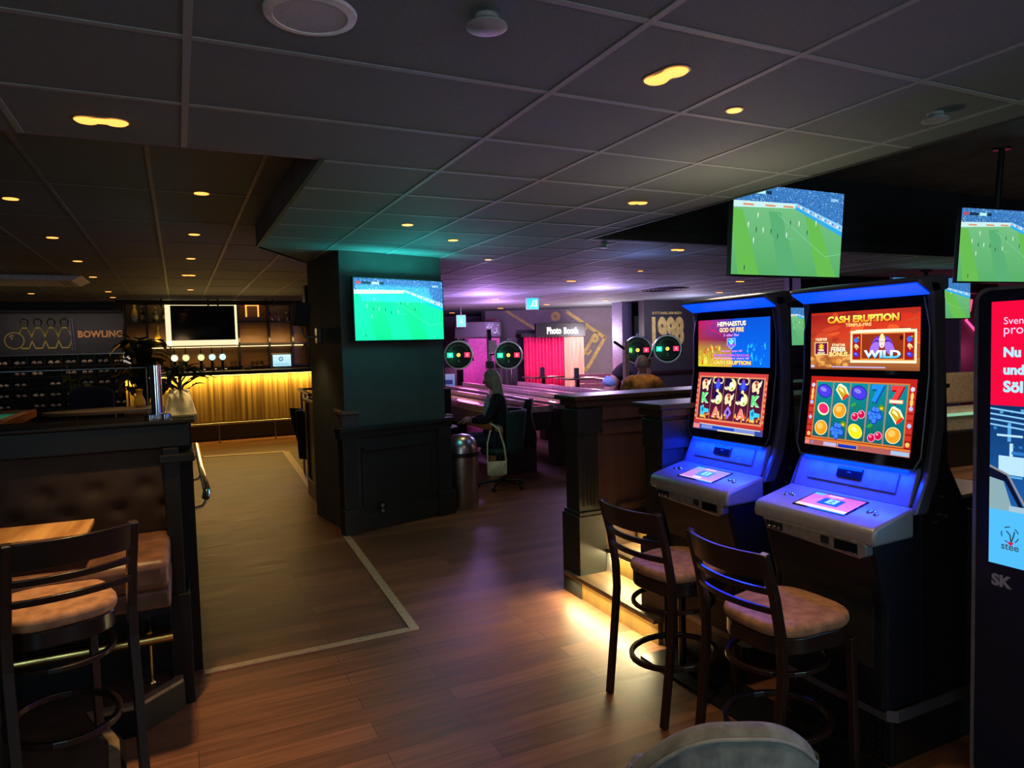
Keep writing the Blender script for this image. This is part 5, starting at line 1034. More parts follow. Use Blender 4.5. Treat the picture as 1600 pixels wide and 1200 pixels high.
downlight(2.05, 2.15, Zc, 0, .03, 0, 'small amber ceiling lamp added to light the slot machine stools', 12, 50)  # extra fitting put in to brighten the stool seats
downlight(5.4, 7.35, Zc, 0, .035, 0, 'small amber ceiling lamp added to light the orange clad person', 12, 50)  # extra fitting put in so the orange top catches light
downlight(3.0, 6.75, Zc, 0, .035, 0, 'small amber ceiling lamp added to light the seated person and steel bin', 9, 60)  # extra fitting put in to lift the seated person and the bin
t = thing('ceiling_speaker', 'large round white ceiling loudspeaker at the top edge', 'loudspeaker', (.37, 1.98, Zc))
q = MB(); q.lathe([(.125, 0), (.122, -.008), (.100, -.012), (.098, -.008)], 48); q.build('rim', mat('speaker_rim', (.9, .92, .95), .5), t, smooth=True)
q = MB(); q.lathe([(.099, -.004), (.099, -.009), (.001, -.0095)], 48); q.build('grille', mat('speaker_grille', (.62, .65, .70), .6, scale=300, bump=.05), t)
def detector(x, y, label, s=1.):
    t = thing('smoke_detector', label, 'detector', (x, y, Zc)); q = MB(); q.lathe([(.034*s, 0), (.034*s, -.012), (.024*s, -.014), (.024*s, -.02), (.056*s, -.026), (.058*s, -.032), (.045*s, -.037), (.001, -.038)], 32); q.build('body', mat('detector_grey', (.42, .45, .48), .5), t, smooth=True)
    q = MB(); q.ball((.022*s, -.02, -.018), (.006, .004, .004), 8); q.build('indicator', emis('green_indicator', (.1, .8, .5), .5), t)
detector(.82, 1.81, 'dark grey smoke detector beside the round ceiling loudspeaker')
detector(2.88, 1.87, 'dim smoke detector near the edge of the raised bay', .9)
detector(3.6, 5.45, 'small smoke detector in the ceiling beyond the raised bay', .8)
t = thing('ceiling_vent', 'round dark slotted ceiling vent near the year sign', 'vent', (7.7, 9.8, Zc)); q = MB()
for k in range(6): q.lathe([(.04+.07*k, 0), (.05+.07*k, -.02), (.075+.07*k, -.012), (.075+.07*k, 0)], 32)
q.build('rings', mat('vent_grey', (.06, .06, .07), .6), t, smooth=True)
t = thing('exit_sign', 'glowing turquoise exit box hanging from the ceiling before the booth wall', 'exit sign', (6.14, 11.8, 2.40), R(-20))
q = MB(); q.bb((-.12, -.04, 0), (.12, .04, .22)); q.build('housing', WHITE, t, bev=.004)
cv = Canvas(V((-.115, -.042, .005)), V((.23, 0, 0)), V((0, 0, .21))); cv.bg(S('#58e8f0'), top=S('#38d0f0')); cv.ell(.62, .72, .07, .08, S('#e0ffff')); cv.line([(.6, .6), (.5, .38), (.36, .22)], .1, S('#e0ffff')); cv.line([(.5, .4), (.7, .3)], .09, S('#e0ffff')); cv.rect(.75, .2, .95, .85, S('#e0ffff')); cv.build('panel', scr(1.2), t)
q = MB(); q.cyl((0, 0, .22), (0, 0, .24), .01); q.build('rod', STEEL, t)
# ================================================================== things round the pillar
t = thing('waste_bin', 'shiny steel waste bin with domed lid at the right foot of the pillar', 'bin', (2.70, 6.93, 0))
q = MB(); q.lathe([(.165, 0), (.17, .01), (.18, .5), (.182, .56)], 40); q.build('body', STEEL, t, smooth=True)
q = MB(); q.lathe([(.186, .555), (.186, .60)], 40); q.build('band', BLACK, t, smooth=True)
q = MB(); q.lathe([(.18, .60), (.175, .66), (.15, .73), (.10, .775), (.02, .79), (.001, .791)], 40); q.build('lid', STEEL, t, smooth=True)
t = thing('payment_terminal', 'black screen terminal on a bracket just right of the pillar', 'terminal', (2.62, 7.35, 1.0), R(10))
q = MB(); q.box((.05, 0, .12), (.17, .08, .28)); q.build('housing', BLACK, t, bev=.01); q = MB(); q.tube([(0.05, 0, -.02), (.04, .0, -.12), (-.1, .1, -.2)], .03); q.box((.06, 0, -.06), (.16, .12, .05)); q.build('bracket', GREYP, t, smooth=True); q = MB(); q.box((-.038, -.02, .1), (.006, .03, .3)); q.build('edge', STEEL, t); q = MB(); q.cyl((.05, 0, -1.0), (.05, 0, 0), .022); q.cyl((.05, 0, -1.0), (.05, 0, -.985), .13); q.build('stand_pole', BLACK, t, smooth=True)
# round dark table by the woman
t = thing('low_table', 'dark round table by the seated woman next to the steel bin', 'table', (2.72, 7.84, 0))
q = MB(); q.lathe([(.27, .74), (.28, .75), (.28, .77), (.27, .78), (.001, .78)], 32); q.build('tabletop', BLACK, t, smooth=True); q = MB(); q.cyl((0, 0, .02), (0, 0, .74), .03); q.lathe([(.2, 0), (.2, .015), (.03, .03)], 24); q.build('pedestal', BLACK, t, smooth=True)
t = thing('drinking_glass', 'slim glass on the dark round table by the woman', 'glass', (2.80, 7.76, .78)); q = MB(); q.lathe([(.022, 0), (.026, .17), (.024, .17), (.02, .01)], 16); q.build('glass', GLASS, t, smooth=True)
# ================================================================== people
def skinned(name, m, chain, edges, parent=None, sub=2, root=0):
    me = bpy.data.meshes.new(name); me.from_pydata([c[0] for c in chain], edges, []); me.materials.append(m)
    o = bpy.data.objects.new(name, me); C.objects.link(o)
    if parent: o.parent = parent
    o.modifiers.new('skin', 'SKIN').use_smooth_shade = True
    if not me.skin_vertices:
        bm = bmesh.new(); bm.from_mesh(me); bm.verts.layers.skin.verify(); bm.to_mesh(me); bm.free()
    for i, c in enumerate(chain):
        rr = c[1]; rr = rr if isinstance(rr, tuple) else (rr, rr); me.skin_vertices[0].data[i].radius = rr
    me.skin_vertices[0].data[root].use_root = True
    s_ = o.modifiers.new('sub', 'SUBSURF'); s_.levels = s_.render_levels = sub
    return o
def head(parent, c, yaw_, hair, hairlen, tilt=0, bald=False):
    """face looks along local +y turned by yaw"""
    M = Matrix.Translation(c)@Euler((tilt, 0, yaw_)).to_matrix().to_4x4()
    q = MB()
    def fn(u_, v_):
        a_ = 2*PI*u_; e = PI*v_; x = .075*math.sin(e)*math.cos(a_); y = .093*math.sin(e)*math.sin(a_); z = -.118*math.cos(e)
        if z < 0: k = 1+z*1.6; x *= max(.5, k); y = y*max(.72, k) + (.012 if y > 0 else 0)
        if y > 0: y *= .94
        if abs(x) < .022 and y > 0 and -.045 < z < .02: y += .022*(1-abs(x)/.022)*(1-abs(z+.02)/.035 if abs(z+.02) < .035 else 0)
        if y > 0 and .005 < z < .03 and .015 < abs(x) < .05: y -= .007
        if y > 0 and abs(z+.065) < .008 and abs(x) < .028: y += .004
        return M@V((x, y, z))
    q.grid(fn, 40, 30); h = q.build('head', SKIN, parent, smooth=True)
    for sg in (-1, 1):
        q = MB(); q.ball(M@V((sg*.031, .079, .014)), (.012, .009, .008), 10); q.build('eye', WHITE, h, smooth=True); q = MB(); q.ball(M@V((sg*.031, .087, .014)), (.005, .003, .005), 8); q.build('iris', BLACK, h, smooth=True)
        q = MB(); q.ball(M@V((sg*.077, -.005, -.005)), (.010, .018, .03), 10); q.build('ear', SKIN, h, smooth=True)
    q = MB(); q.ball(M@V((0, .083, -.065)), (.025, .008, .006), 10); q.build('mouth', mat('lips', (.4, .12, .10), .5), h, smooth=True)
    q = MB()
    def hf(u_, v_):
        a_ = 2*PI*u_; cut = .12+.0; e = PI*(1-v_*(.60)); x = .084*math.sin(e)*math.cos(a_); y = .101*math.sin(e)*math.sin(a_)-.006; z = -.126*math.cos(e)
        if y > .0 and z < .055: y = y*.25-.01; x *= 1.03
        if v_ > .75 and hairlen > .05:
            k = (v_-.75)/.25
            if y < .03: z -= hairlen*k; y -= .01*k; x *= 1-.05*k
        return M@V((x*(1+.02*math.sin(a_*16)), y, z))
    q.grid(hf, 64, 24); q.build('hair', hair, h, smooth=True, thick=.012)
    return h
def hand(parent, wrist, direction, palm_n, m=SKIN, curl=.5, s=1, side=1):
    w_ = V(wrist); d = V(direction).normalized(); n = V(palm_n).normalized(); sd = d.cross(n).normalized()*side; n = sd.cross(d)*side
    q = MB(); 
    pts = []
    def P(a_, b_, c_): return w_+d*a_*s+sd*b_*s+n*c_*s
    q.tube([P(0, 0, 0), P(.03, 0, .0), P(.07, 0, .0), P(.085, 0, 0)], [.026*s, .034*s, .038*s, .030*s], 10)
    for i, (b_, L_) in enumerate(((-.028, .068), (-.009, .078), (.010, .072), (.028, .056))):
        q.tube([P(.07, b_, 0), P(.085+L_*.4, b_*1.1, .004+curl*.012), P(.085+L_*.72, b_*1.1, .004+curl*.034), P(.085+L_*(1-curl*.25), b_*1.1, .004+curl*.06)], [.0095*s, .009*s, .008*s, .006*s], 8)
    q.tube([P(.015, -.025, .0), P(.04, -.05, .012), P(.062, -.060, .022+curl*.01), P(.082, -.060, .03+curl*.014)], [.013*s, .011*s, .009*s, .007*s], 8)
    return q.build('hand', m, parent, smooth=True)
NAVYC = mat('navy_shirt', (.02, .03, .10), .85, scale=40)
# seated woman by the pillar, faces local +y
t = thing('person', 'seated person with long blonde hair in a black jacket beside the steel bin', 'person', (3.47, 7.66, 0), R(64))
bd = skinned('body', SKIN, [((0, -.02, .60), .12), ((0, -.03, .80), (.13, .09)), ((0, -.01, 1.0), (.14, .09)), ((0, .0, 1.12), (.10, .07)), ((0, .02, 1.20), .045), ((0, .03, 1.26), .045),
  ((.09, .02, .58), .085), ((.11, .42, .60), .065), ((.11, .45, .36), .05), ((.10, .43, .10), .035), ((.10, .55, .04), .03), ((-.09, .02, .58), .085), ((-.11, .42, .60), .065), ((-.11, .45, .36), .05), ((-.10, .43, .10), .035), ((-.10, .55, .04), .03),
  ((.17, .0, 1.07), .05), ((.21, .10, .84), .042), ((.14, .33, .83), .03), ((-.17, .0, 1.07), .05), ((-.21, .12, .84), .042), ((-.13, .34, .84), .03)],
  [(0, 1), (1, 2), (2, 3), (3, 4), (4, 5), (0, 6), (6, 7), (7, 8), (8, 9), (9, 10), (0, 11), (11, 12), (12, 13), (13, 14), (14, 15), (3, 16), (16, 17), (17, 18), (3, 19), (19, 20), (20, 21)], t)
skinned('jacket', BLACKCLOTH, [((0, -.02, .60), (.15, .12)), ((0, -.04, .80), (.15, .115)), ((0, -.02, 1.0), (.165, .11)), ((0, -.005, 1.12), (.12, .085)), ((.18, -.005, 1.07), .065), ((.22, .10, .84), .055), ((.15, .30, .83), .042), ((-.18, -.005, 1.07), .065), ((-.22, .12, .84), .055), ((-.14, .31, .84), .042)], [(0, 1), (1, 2), (2, 3), (3, 4), (4, 5), (5, 6), (3, 7), (7, 8), (8, 9)], bd)
skinned('trousers', mat('dark_jeans', (.02, .025, .05), .8), [((0, -.02, .585), (.15, .12)), ((.09, .05, .58), .10), ((.11, .42, .60), .078), ((.11, .45, .36), .062), ((.10, .43, .12), .05), ((-.09, .05, .58), .10), ((-.11, .42, .60), .078), ((-.11, .45, .36), .062), ((-.10, .43, .12), .05)], [(0, 1), (1, 2), (2, 3), (3, 4), (0, 5), (5, 6), (6, 7), (7, 8)], bd)
for sg in (-1, 1): q = MB(); q.prism([(sg*.10-.04, .40), (sg*.10+.04, .40), (sg*.10+.04, .60), (sg*.10, .65), (sg*.10-.04, .60)], .0, .08); q.build('shoe', BLACK, bd, bev=.02)
q = MB(); q.tube([(0, .10, 1.14), (.0, .125, 1.0), (0, .12, .86)], [.02, .04, .045], 12); q.build('blouse', mat('white_blouse', (.55, .58, .7), .7), bd, smooth=True)
head(bd, (0, .06, 1.315), 0, HAIRB, .34, R(-8))
hand(bd, (.14, .33, .83), (-.1, 1, -.05), (0, 0, -1), side=1, s=.9); hand(bd, (-.13, .34, .84), (.1, 1, -.05), (0, 0, -1), side=-1, s=.9)
# her chair
GCH = mat('green_upholstery', (.012, .05, .042), .7, scale=20)
t = thing('swivel_chair', 'dark green upholstered swivel chair carrying the seated person', 'chair', (3.50, 7.64, 0), R(64))
q = MB(); q.lathe([(.24, .42), (.26, .46), (.24, .50), (.01, .505)], 30); q.build('seat', GCH, t, smooth=True)
q = MB(); q.grid(lambda a, b: ((.27+.02*b)*math.sin(R(-75+150*a)), -(.25+.05*b)*math.cos(R(-75+150*a)), .45+.50*b), 24, 12); q.build('backrest', GCH, t, smooth=True, thick=.045)
q = MB(); q.cyl((0, 0, .06), (0, 0, .43), .025); q.build('column', BLACK, t, smooth=True)
for k in range(5): q = MB(); a = 2*PI*k/5+.3; q.tube([(0, 0, .09), (.28*math.cos(a), .28*math.sin(a), .05)], [.022, .014], 8); q.build('leg', BLACK, t, smooth=True); q = MB(); q.ball((.29*math.cos(a), .29*math.sin(a), .03), (.03, .03, .03), 10); q.build('caster', BLACK, t, smooth=True)
t = thing('handbag', 'small pale pleated handbag on a long strap hung over the green chair', 'handbag', (3.33, 7.40, .29), R(-12)); t.scale = (.84, .84, .84)
CREAMB = mat('cream_bag', (.85, .85, .50), .55, scale=15)
q = MB(); q.grid(lambda a, b: (-.14+.28*a, -.04*math.sin(PI*a)*math.sin(PI*b)-.006*math.sin(a*40)*math.sin(PI*b), -.10+.19*b-.03*math.sin(PI*a)*(1-b)), 40, 10); q.grid(lambda a, b: (-.14+.28*a, .04*math.sin(PI*a)*math.sin(PI*b), -.10+.19*b-.03*math.sin(PI*a)*(1-b)), 40, 10); q.build('pouch', CREAMB, t, smooth=True, thick=.006)
q = MB(); q.tube([(-.135, 0, .08), (-.13, 0, .35), (-.06, .1, .52)], 0, 4, flat=(.009, .004)); q.tube([(.135, 0, .08), (.11, 0, .30), (.05, .05, .54), (-.06, .1, .62)], 0, 4, flat=(.012, .004)); q.build('strap', CREAMB, t)
t = tag((lambda q: (q.grid(lambda a, b: (3.83+.16*a+.02*math.sin(7*b), 7.62+.12*a+.03*math.sin(5*a+3*b), .55+.50*b-.12*a*(1-b)), 12, 12), q.build('coat', BLACKCLOTH, smooth=True, thick=.05))[1])(MB()), 'black coat hung over the back of the green chair', 'coat')
# person with blue shirt bending over, far right
t = thing('person', 'bending person in a black jacket over a light blue shirt by the far scoreboards', 'person', (6.98, 10.3, 0), R(-115))
bd = skinned('body', SKIN, [((0, -.10, .98), .12), ((0, .06, 1.16), (.14, .10)), ((0, .22, 1.34), (.14, .10)), ((0, .32, 1.43), .06), ((0, .38, 1.48), .05), ((.10, -.12, .85), .10), ((.11, -.05, .48), .065), ((.11, -.10, .08), .04), ((-.10, -.12, .85), .10), ((-.11, -.05, .48), .065), ((-.11, -.1, .08), .04), ((.20, .24, 1.30), .05), ((.25, .40, 1.08), .042), ((.2, .6, 1.0), .03), ((-.20, .24, 1.30), .05), ((-.25, .40, 1.08), .042), ((-.2, .6, 1.0), .03)],
  [(0, 1), (1, 2), (2, 3), (3, 4), (0, 5), (5, 6), (6, 7), (0, 8), (8, 9), (9, 10), (2, 11), (11, 12), (12, 13), (2, 14), (14, 15), (15, 16)], t)
skinned('vest', BLACKCLOTH, [((0, -.02, 1.08), (.16, .13)), ((0, .08, 1.18), (.17, .13)), ((0, .24, 1.37), (.16, .12)), ((.2, .26, 1.28), .08), ((.26, .40, 1.08), .06), ((.2, .54, 1.02), .045), ((-.2, .26, 1.28), .08), ((-.26, .40, 1.08), .06), ((-.2, .54, 1.02), .045)], [(0, 1), (1, 2), (2, 3), (3, 4), (4, 5), (2, 6), (6, 7), (7, 8)], bd)
LB = mat('light_blue_shirt', (.25, .45, .7), .7)
skinned('shirt', LB, [((0, -.14, .93), (.18, .155)), ((0, -.09, 1.02), (.18, .155)), ((0, -.02, 1.10), (.17, .14))], [(0, 1), (1, 2)], bd)
skinned('trousers', mat('dark_jeans'), [((0, -.14, .93), (.15, .13)), ((.10, -.12, .83), .11), ((.11, -.05, .48), .08), ((.11, -.10, .1), .06), ((-.10, -.12, .83), .11), ((-.11, -.05, .48), .08), ((-.11, -.1, .1), .06)], [(0, 1), (1, 2), (2, 3), (0, 4), (4, 5), (5, 6)], bd)
for sg in (-1, 1): q = MB(); q.prism([(sg*.11-.04, -.16), (sg*.11+.04, -.16), (sg*.11+.04, .06), (sg*.11-.04, .06)], 0, .08); q.build('shoe', BLACK, bd, bev=.02)
head(bd, (0, .44, 1.54), 0, HAIRG, .02, R(-30)); hand(bd, (.2, .6, 1.0), (0, 1, -.2), (0, 0, -1), side=1); hand(bd, (-.2, .6, 1.0), (0, 1, -.2), (0, 0, -1), side=-1)
# person in orange seen from behind
t = thing('person', 'grey haired person in an orange top seen from behind under the scoreboards', 'person', (5.55, 7.55, 0), R(-38))
bd = skinned('body', SKIN, [((0, 0, .62), .13), ((0, -.01, .85), (.16, .11)), ((0, 0, 1.08), (.17, .10)), ((0, .01, 1.22), (.13, .09)), ((0, .03, 1.30), .06), ((0, .04, 1.36), .055), ((.20, .0, 1.19), .055), ((.26, .10, .88), .045), ((.16, .32, .86), .032), ((-.20, .0, 1.19), .055), ((-.26, .10, .88), .045), ((-.16, .32, .86), .032), ((.1, .06, .6), .10), ((.12, .45, .6), .07), ((.12, .46, .08), .045), ((-.1, .06, .6), .10), ((-.12, .45, .6), .07), ((-.12, .46, .08), .045)],
  [(0, 1), (1, 2), (2, 3), (3, 4), (4, 5), (3, 6), (6, 7), (7, 8), (3, 9), (9, 10), (10, 11), (0, 12), (12, 13), (13, 14), (0, 15), (15, 16), (16, 17)], t)
ORG = mat('orange_top', (.95, .42, .09), .8, scale=14, amt=.25)
skinned('top', ORG, [((0, 0, .62), (.17, .14)), ((0, -.02, .85), (.19, .14)), ((0, -.01, 1.08), (.20, .125)), ((0, .0, 1.24), (.15, .10)), ((.21, .0, 1.19), .08), ((.27, .10, .88), .065), ((.18, .28, .86), .05), ((-.21, .0, 1.19), .08), ((-.27, .10, .88), .065), ((-.18, .28, .86), .05)], [(0, 1), (1, 2), (2, 3), (3, 4), (4, 5), (5, 6), (3, 7), (7, 8), (8, 9)], bd)
skinned('trousers', mat('dark_jeans'), [((0, 0, .60), (.16, .13)), ((.1, .06, .6), .115), ((.12, .45, .6), .085), ((.12, .46, .1), .06), ((-.1, .06, .6), .115), ((-.12, .45, .6), .085), ((-.12, .46, .1), .06)], [(0, 1), (1, 2), (2, 3), (0, 4), (4, 5), (5, 6)], bd)
for sg in (-1, 1): q = MB(); q.prism([(sg*.12-.04, .40), (sg*.12+.04, .40), (sg*.12+.04, .64), (sg*.12-.04, .64)], 0, .08); q.build('shoe', BLACK, bd, bev=.02)
head(bd, (0, .06, 1.42), 0, HAIRG, .03, R(-6)); hand(bd, (.16, .32, .86), (0, 1, 0), (0, 0, -1), side=1); hand(bd, (-.16, .32, .86), (0, 1, 0), (0, 0, -1), side=-1)
t = thing('dining_chair', 'dark blue cushioned high chair back behind the oval high table', 'chair', (-.98, 9.9, 0), R(-5))
q = MB(); q.grid(lambda a, b: (-.24+.48*a, .05*math.sin(PI*a), 1.0+.36*b-.08*abs(2*a-1)**3*b), 16, 8); q.build('backrest', NAVYC, t, smooth=True, thick=.05)
q = MB(); q.bb((-.22, -.42, .74), (.22, .02, .80)); q.build('seat', NAVYC, t, bev=.02)
for x in (-.2, .2):
    for y in (-.38, .02): q = MB(); q.cyl((x, y, 0), (x, y, .75 if y < 0 else 1.02), .016); q.build('leg', BLACK, t, smooth=True)
# ================================================================== shuffleboard tables and their round scoreboards
LANE = mat('pale_lane', (.62, .45, .30), .12, kind='woody', scale=12, coat=.6); CRAD = mat('dark_cradle', (.04, .028, .028), .35, coat=.3)
def shuffle(label, loc, rz, L=6.4):
    t = thing('shuffleboard_table', label, 'shuffleboard table', loc, rz)
    q = MB(); q.bb((-.24, 0, .80), (.24, L, .85)); q.build('playing_surface', LANE, t)
    q = MB(); q.bb((-.40, -.12, .84), (-.33, L+.12, .92)); q.bb((.33, -.12, .84), (.40, L+.12, .92)); q.bb((-.40, -.12, .84), (.40, -.05, .92)); q.build('rail', mat('mauve_rail', (.55, .36, .38), .3, coat=.4), t, bev=.006)
    q = MB(); q.bb((-.38, -.1, .60), (.38, L+.1, .70)); q.bb((-.40, -.12, .62), (-.36, L+.12, .84)); q.bb((.36, -.12, .62), (.40, L+.12, .84)); q.bb((-.40, -.12, .62), (.40, -.08, .84)); q.build('cradle', CRAD, t, bev=.006)
    for y in (.35, L/2, L-.35): q = MB(); q.bb((-.30, y-.14, 0), (.30, y+.14, .62)); q.build('pedestal', CRAD, t, bev=.01)
shuffle('long shuffleboard table in violet light just behind the seated person', (4.05, 8.15, 0), R(-2.5))
shuffle('long shuffleboard table ending close to the far partition post', (5.05, 8.3, 0), R(-4))
shuffle('short visible end of the shuffleboard table by the orange clad person', (6.1, 8.6, 0), R(-4), 5.2)
def disc(q_pos, face, label, num, green, tilt=0):
    """round scoreboard: local -y is the face"""
    t = thing('round_scoreboard', label, 'scoreboard', q_pos, face)
    M = Euler((PI/2, 0, 0)).to_matrix().to_4x4(); r0 = .215
    q = MB(); q.lathe([(r0*.96, -.12), (r0+.008, -.11), (r0+.012, .0), (r0+.004, .012), (r0-.012, .012), (r0-.014, .0)], 48, M); q.build('drum', STEEL, t, smooth=True)
    cv = Canvas(V((-r0, -.006, -r0)), V((2*r0, 0, 0)), V((0, 0, 2*r0)), .0002); cv.ell(.5, .5, .49, .49, (.012, .014, .013), 40); cv.ring(.5, .5, .46, .46, .008, (.20, .19, .14), n=40); arc_text(cv, 'LANEBOARD', .5, .5, .37, .09, (.20, .19, .13), 150, 30); cv.ring(.5, .5, .36, .36, .02, (.16, .16, .11), 215, 325, 16); cv.ring(.5, .5, .28, .28, .012, (.14, .14, .10), 225, 315, 12); cv.text(num, .5, .29, .11, (.35, .36, .28), bold=.03); cv.build('face', PAINT, t)
    cv = Canvas(V((-r0, -.012, -r0)), V((2*r0, 0, 0)), V((0, 0, 2*r0)), .0002)
    cv.rect(.09, .41, .30, .59, S('#20e8b0') if green else S('#70d020')); cv.text('0', .195, .5, .11, S('#b0ffe8'), bold=.03); cv.ell(.5, .5, .07, .07, S('#f8d060')); cv.text('8', .5, .5, .05, S('#804810')); cv.rect(.71, .41, .91, .59, S('#f0305c')); cv.text('8', .81, .5, .11, S('#ffa0b8'), bold=.03); cv.build('digits', scr(1.25), t)
    light('POINT', tuple(V(q_pos)+Matrix.Rotation(face, 3, 'Z')@V((-.11, -.06, 0))), .22, (.1, 1, .6), .02)
    q = MB(); q.ball((0, -.03, r0+.03), (.018, .018, .014), 10); q.ball((.05, -.03, r0+.03), (.014, .014, .012), 10); q.build('lamp', WHITE, t, smooth=True)
    q = MB(); q.tube([(0, .05, r0), (.12, .05, r0-.02), (.2, .05, r0*.4), (.23, .05, -.1)], .012); q.build('bracket', BLACK, t, smooth=True)
disc((3.90, 10.0, 1.60), R(-20), 'round green and red lit scoreboard beside the pillar television, numbered four', '4', True)
disc((4.68, 9.85, 1.575), R(-24), 'round green and red lit scoreboard left of the red booth curtain', '3', True)
disc((6.58, 9.06, 1.60), R(-40), 'round scoreboard with lime digit above the orange clad person', '1', False)
disc((7.0, 8.85, 1.61), R(-30), 'round green and red lit scoreboard in front of the year lettering', '2', True)
t = thing('scoreboard_stand', 'tall chrome stand with square mesh boxes between the two left scoreboards', 'stand', (4.62, 10.45, 0))
q = MB(); q.bb((-.03, -.03, 0), (.03, .03, 2.0)); q.build('pole', CHROME, t); q = MB(); q.box((.0, 0, 1.42), (.12, .08, .12)); q.box((.16, -.0, 1.42), (.1, .06, .12)); q.build('hinge_box', BLACK, t, bev=.006); q = MB(); q.tube([(0, 0, 1.58), (.05, -.25, 1.60), (.07, -.50, 1.59)], .014); q.build('arm', BLACK, t, smooth=True); q = MB(); q.box((.04, -.04, 1.72), (.14, .02, .2)); q.build('plate', mat('tan_plate', (.45, .42, .33), .4), t)
t = thing('scoreboard_stand', 'bright square steel stand beside the orange clad person', 'stand', (5.84, 8.33, 0))
q = MB(); q.bb((-.035, -.035, 0), (.035, .035, 1.75)); q.build('pole', mat('tan_steel', (.75, .62, .48), .45, .1), t); q = MB(); q.tube([(0, 0, 1.62), (-.2, -.0, 1.74)], .02); q.build('arm', BLACK, t)
t = thing('scoreboard_stand', 'thin pink lit stand carrying the scoreboard beside the pillar television', 'stand', (3.54, 9.80, 0)); q = MB(); q.bb((-.02, -.02, 0), (.02, .02, 1.62)); q.bb((.03, -.02, 0), (.05, .0, 1.45)); q.build('pole', CHROME, t); q = MB(); q.box((.06, -.04, .98), (.10, .03, .12)); q.build('lit_box', emis('pink_box', (1, .15, .35), .8), t); q = MB(); q.tube([(0, 0, 1.56), (.04, .22, 1.60), (.34, .30, 1.61)], .014); q.build('arm', BLACK, t, smooth=True)
t = thing('scoreboard_stand', 'violet lit stand between the two right scoreboards', 'stand', (6.82, 9.1, 0)); q = MB(); q.bb((-.025, -.025, 0), (.025, .025, 1.45)); q.build('pole', CHROME, t); q = MB(); q.box((0, -.03, 1.55), (.09, .05, .12)); q.build('hinge_box', BLACK, t)
# ================================================================== photo booth and wall graphics
t = thing('photo_booth', 'photo booth with black sign, red curtain and striped wooden side', 'photo booth', (8.08, 14.55, 0), R(-14))
q = MB(); q.bb((-.72, 0, 0), (.80, .06, .10)); q.bb((-.72, .6, 0), (.80, .66, 2.1)); q.bb((-.75, 0, 1.92), (.82, .66, 2.0)); q.build('frame', BLACK, t)
q = MB(); q.grid(lambda a, b: (-.68+.96*a, .04+.028*math.sin(a*75)+.012*math.sin(a*31), .72+1.20*b), 160, 3); q.build('curtain', mat('red_velvet', (1.0, .03, .19), .6, scale=8), t, smooth=True, thick=.004)
light('POINT', tuple(V((8.08, 14.55, 0))+Matrix.Rotation(R(-14), 3, 'Z')@V((-.2, -.7, 1.35))), 9, (1, .35, .5), .1)
q = MB()
for k in range(26): q.bb((.30+.019*k, .0, .70), (.30+.019*k+.012, .03, 1.92))
q.build('slat_panel', mat('birch_slats', (.75, .55, .36), .5, kind='woodz', scale=12), t)
q = MB(); q.bb((.30, .03, .70), (.80, .05, 1.92)); q.build('slat_backing', mat('dark_backing', (.12, .07, .05), .7), t)
q = MB(); q.bb((-.40, -.08, 1.90), (.82, .10, 2.24)); sg_ = q.build('sign_box', BLACK, t, bev=.01)
cv = Canvas(V((-.40, -.083, 1.90)), V((1.22, 0, 0)), V((0, 0, .34))); cv.text('Photo', 1.28, .46, .50, S('#ffffff'), w=1.05, bold=.05); cv.text('Booth', 2.50, .44, .48, S('#f4ffff'), w=1.05, bold=.05); cv.build('lettering', scr(1.3), sg_)
q = MB(); q.bb((-.70, -.1, .66), (.0, .1, .70)); q.bb((-.68, .0, 0), (-.64, .1, .68)); q.bb((.30, -.1, .60), (.80, .1, .66)); q.bb((.3, 0, 0), (.8, .08, .6)); q.build('counter', mat('pale_ledge', (.5, .42, .42), .4), t)
YP = mat('mustard_paint', (.85, .70, .20), .6, scale=10)
def wl(pts, w__, label):
    t = thing('wall_graphic', label, 'wall graphic', (0, 0, 0)); q = MB()
    for k, ln in enumerate(pts):
        for (a_, b_) in zip(ln, ln[1:]):
            p, p2 = wallP(*a_, .012), wallP(*b_, .012); d = (p2-p).normalized(); s_ = d.cross(Nn).normalized()*w__/2; e = d*w__*.3
            q.slab([p-s_-e, p+s_-e, p2+s_+e, p2-s_+e], -Nn*.004)
    q.build('drawing', YP, t); return t
wl([[(.62, 2.62), (1.38, 2.12)]], .07, 'mustard diagonal stripe painted left of the photo booth sign')
t = wl([[(2.18, 2.56), (3.14, 1.87), (2.65, 1.05)], [(2.2, 1.55), (2.5, 1.12)], [(2.92, 2.0), (2.42, 1.22)], [(2.68, 2.18), (2.25, 1.55)], [(2.25, 1.30), (2.65, 1.05)]], .085, 'mustard shuffleboard court drawing painted right of the photo booth')
def wtxt(s_, x, z, h, rot, par):
    vs, fs, tw, th = text_mesh(s_, 0, .03, 1); k = h/th; c_, d_ = math.cos(rot), math.sin(rot); q = MB()
    q.add([wallP(x+(p[0]*k-tw*k/2)*c_-(p[1]*k-h/2)*d_, z+(p[0]*k-tw*k/2)*d_+(p[1]*k-h/2)*c_, .016) for p in vs], fs); q.build('numeral', YP, par)
wtxt('2', 2.50, 1.62, .17, -.9, t); wtxt('3', 2.72, 1.50, .17, -.9, t)
def wring(x, z, r1, r0, par=None, label=None):
    if label: par = thing('wall_graphic', label, 'wall graphic', (0, 0, 0))
    q = MB(); n = 32; vs = [wallP(x+rr*math.cos(2*PI*k/n), z+rr*math.sin(2*PI*k/n), .014) for rr in (r0, r1) for k in range(n)]
    q.add(vs, [(k, (k+1) % n, n+(k+1) % n, n+k) for k in range(n)]); q.build('disc', YP, par)
wring(1.88, 2.45, .125, .03, label='mustard painted puck disc above the photo booth sign'); wring(2.88, 1.85, .105, .03, par=t)
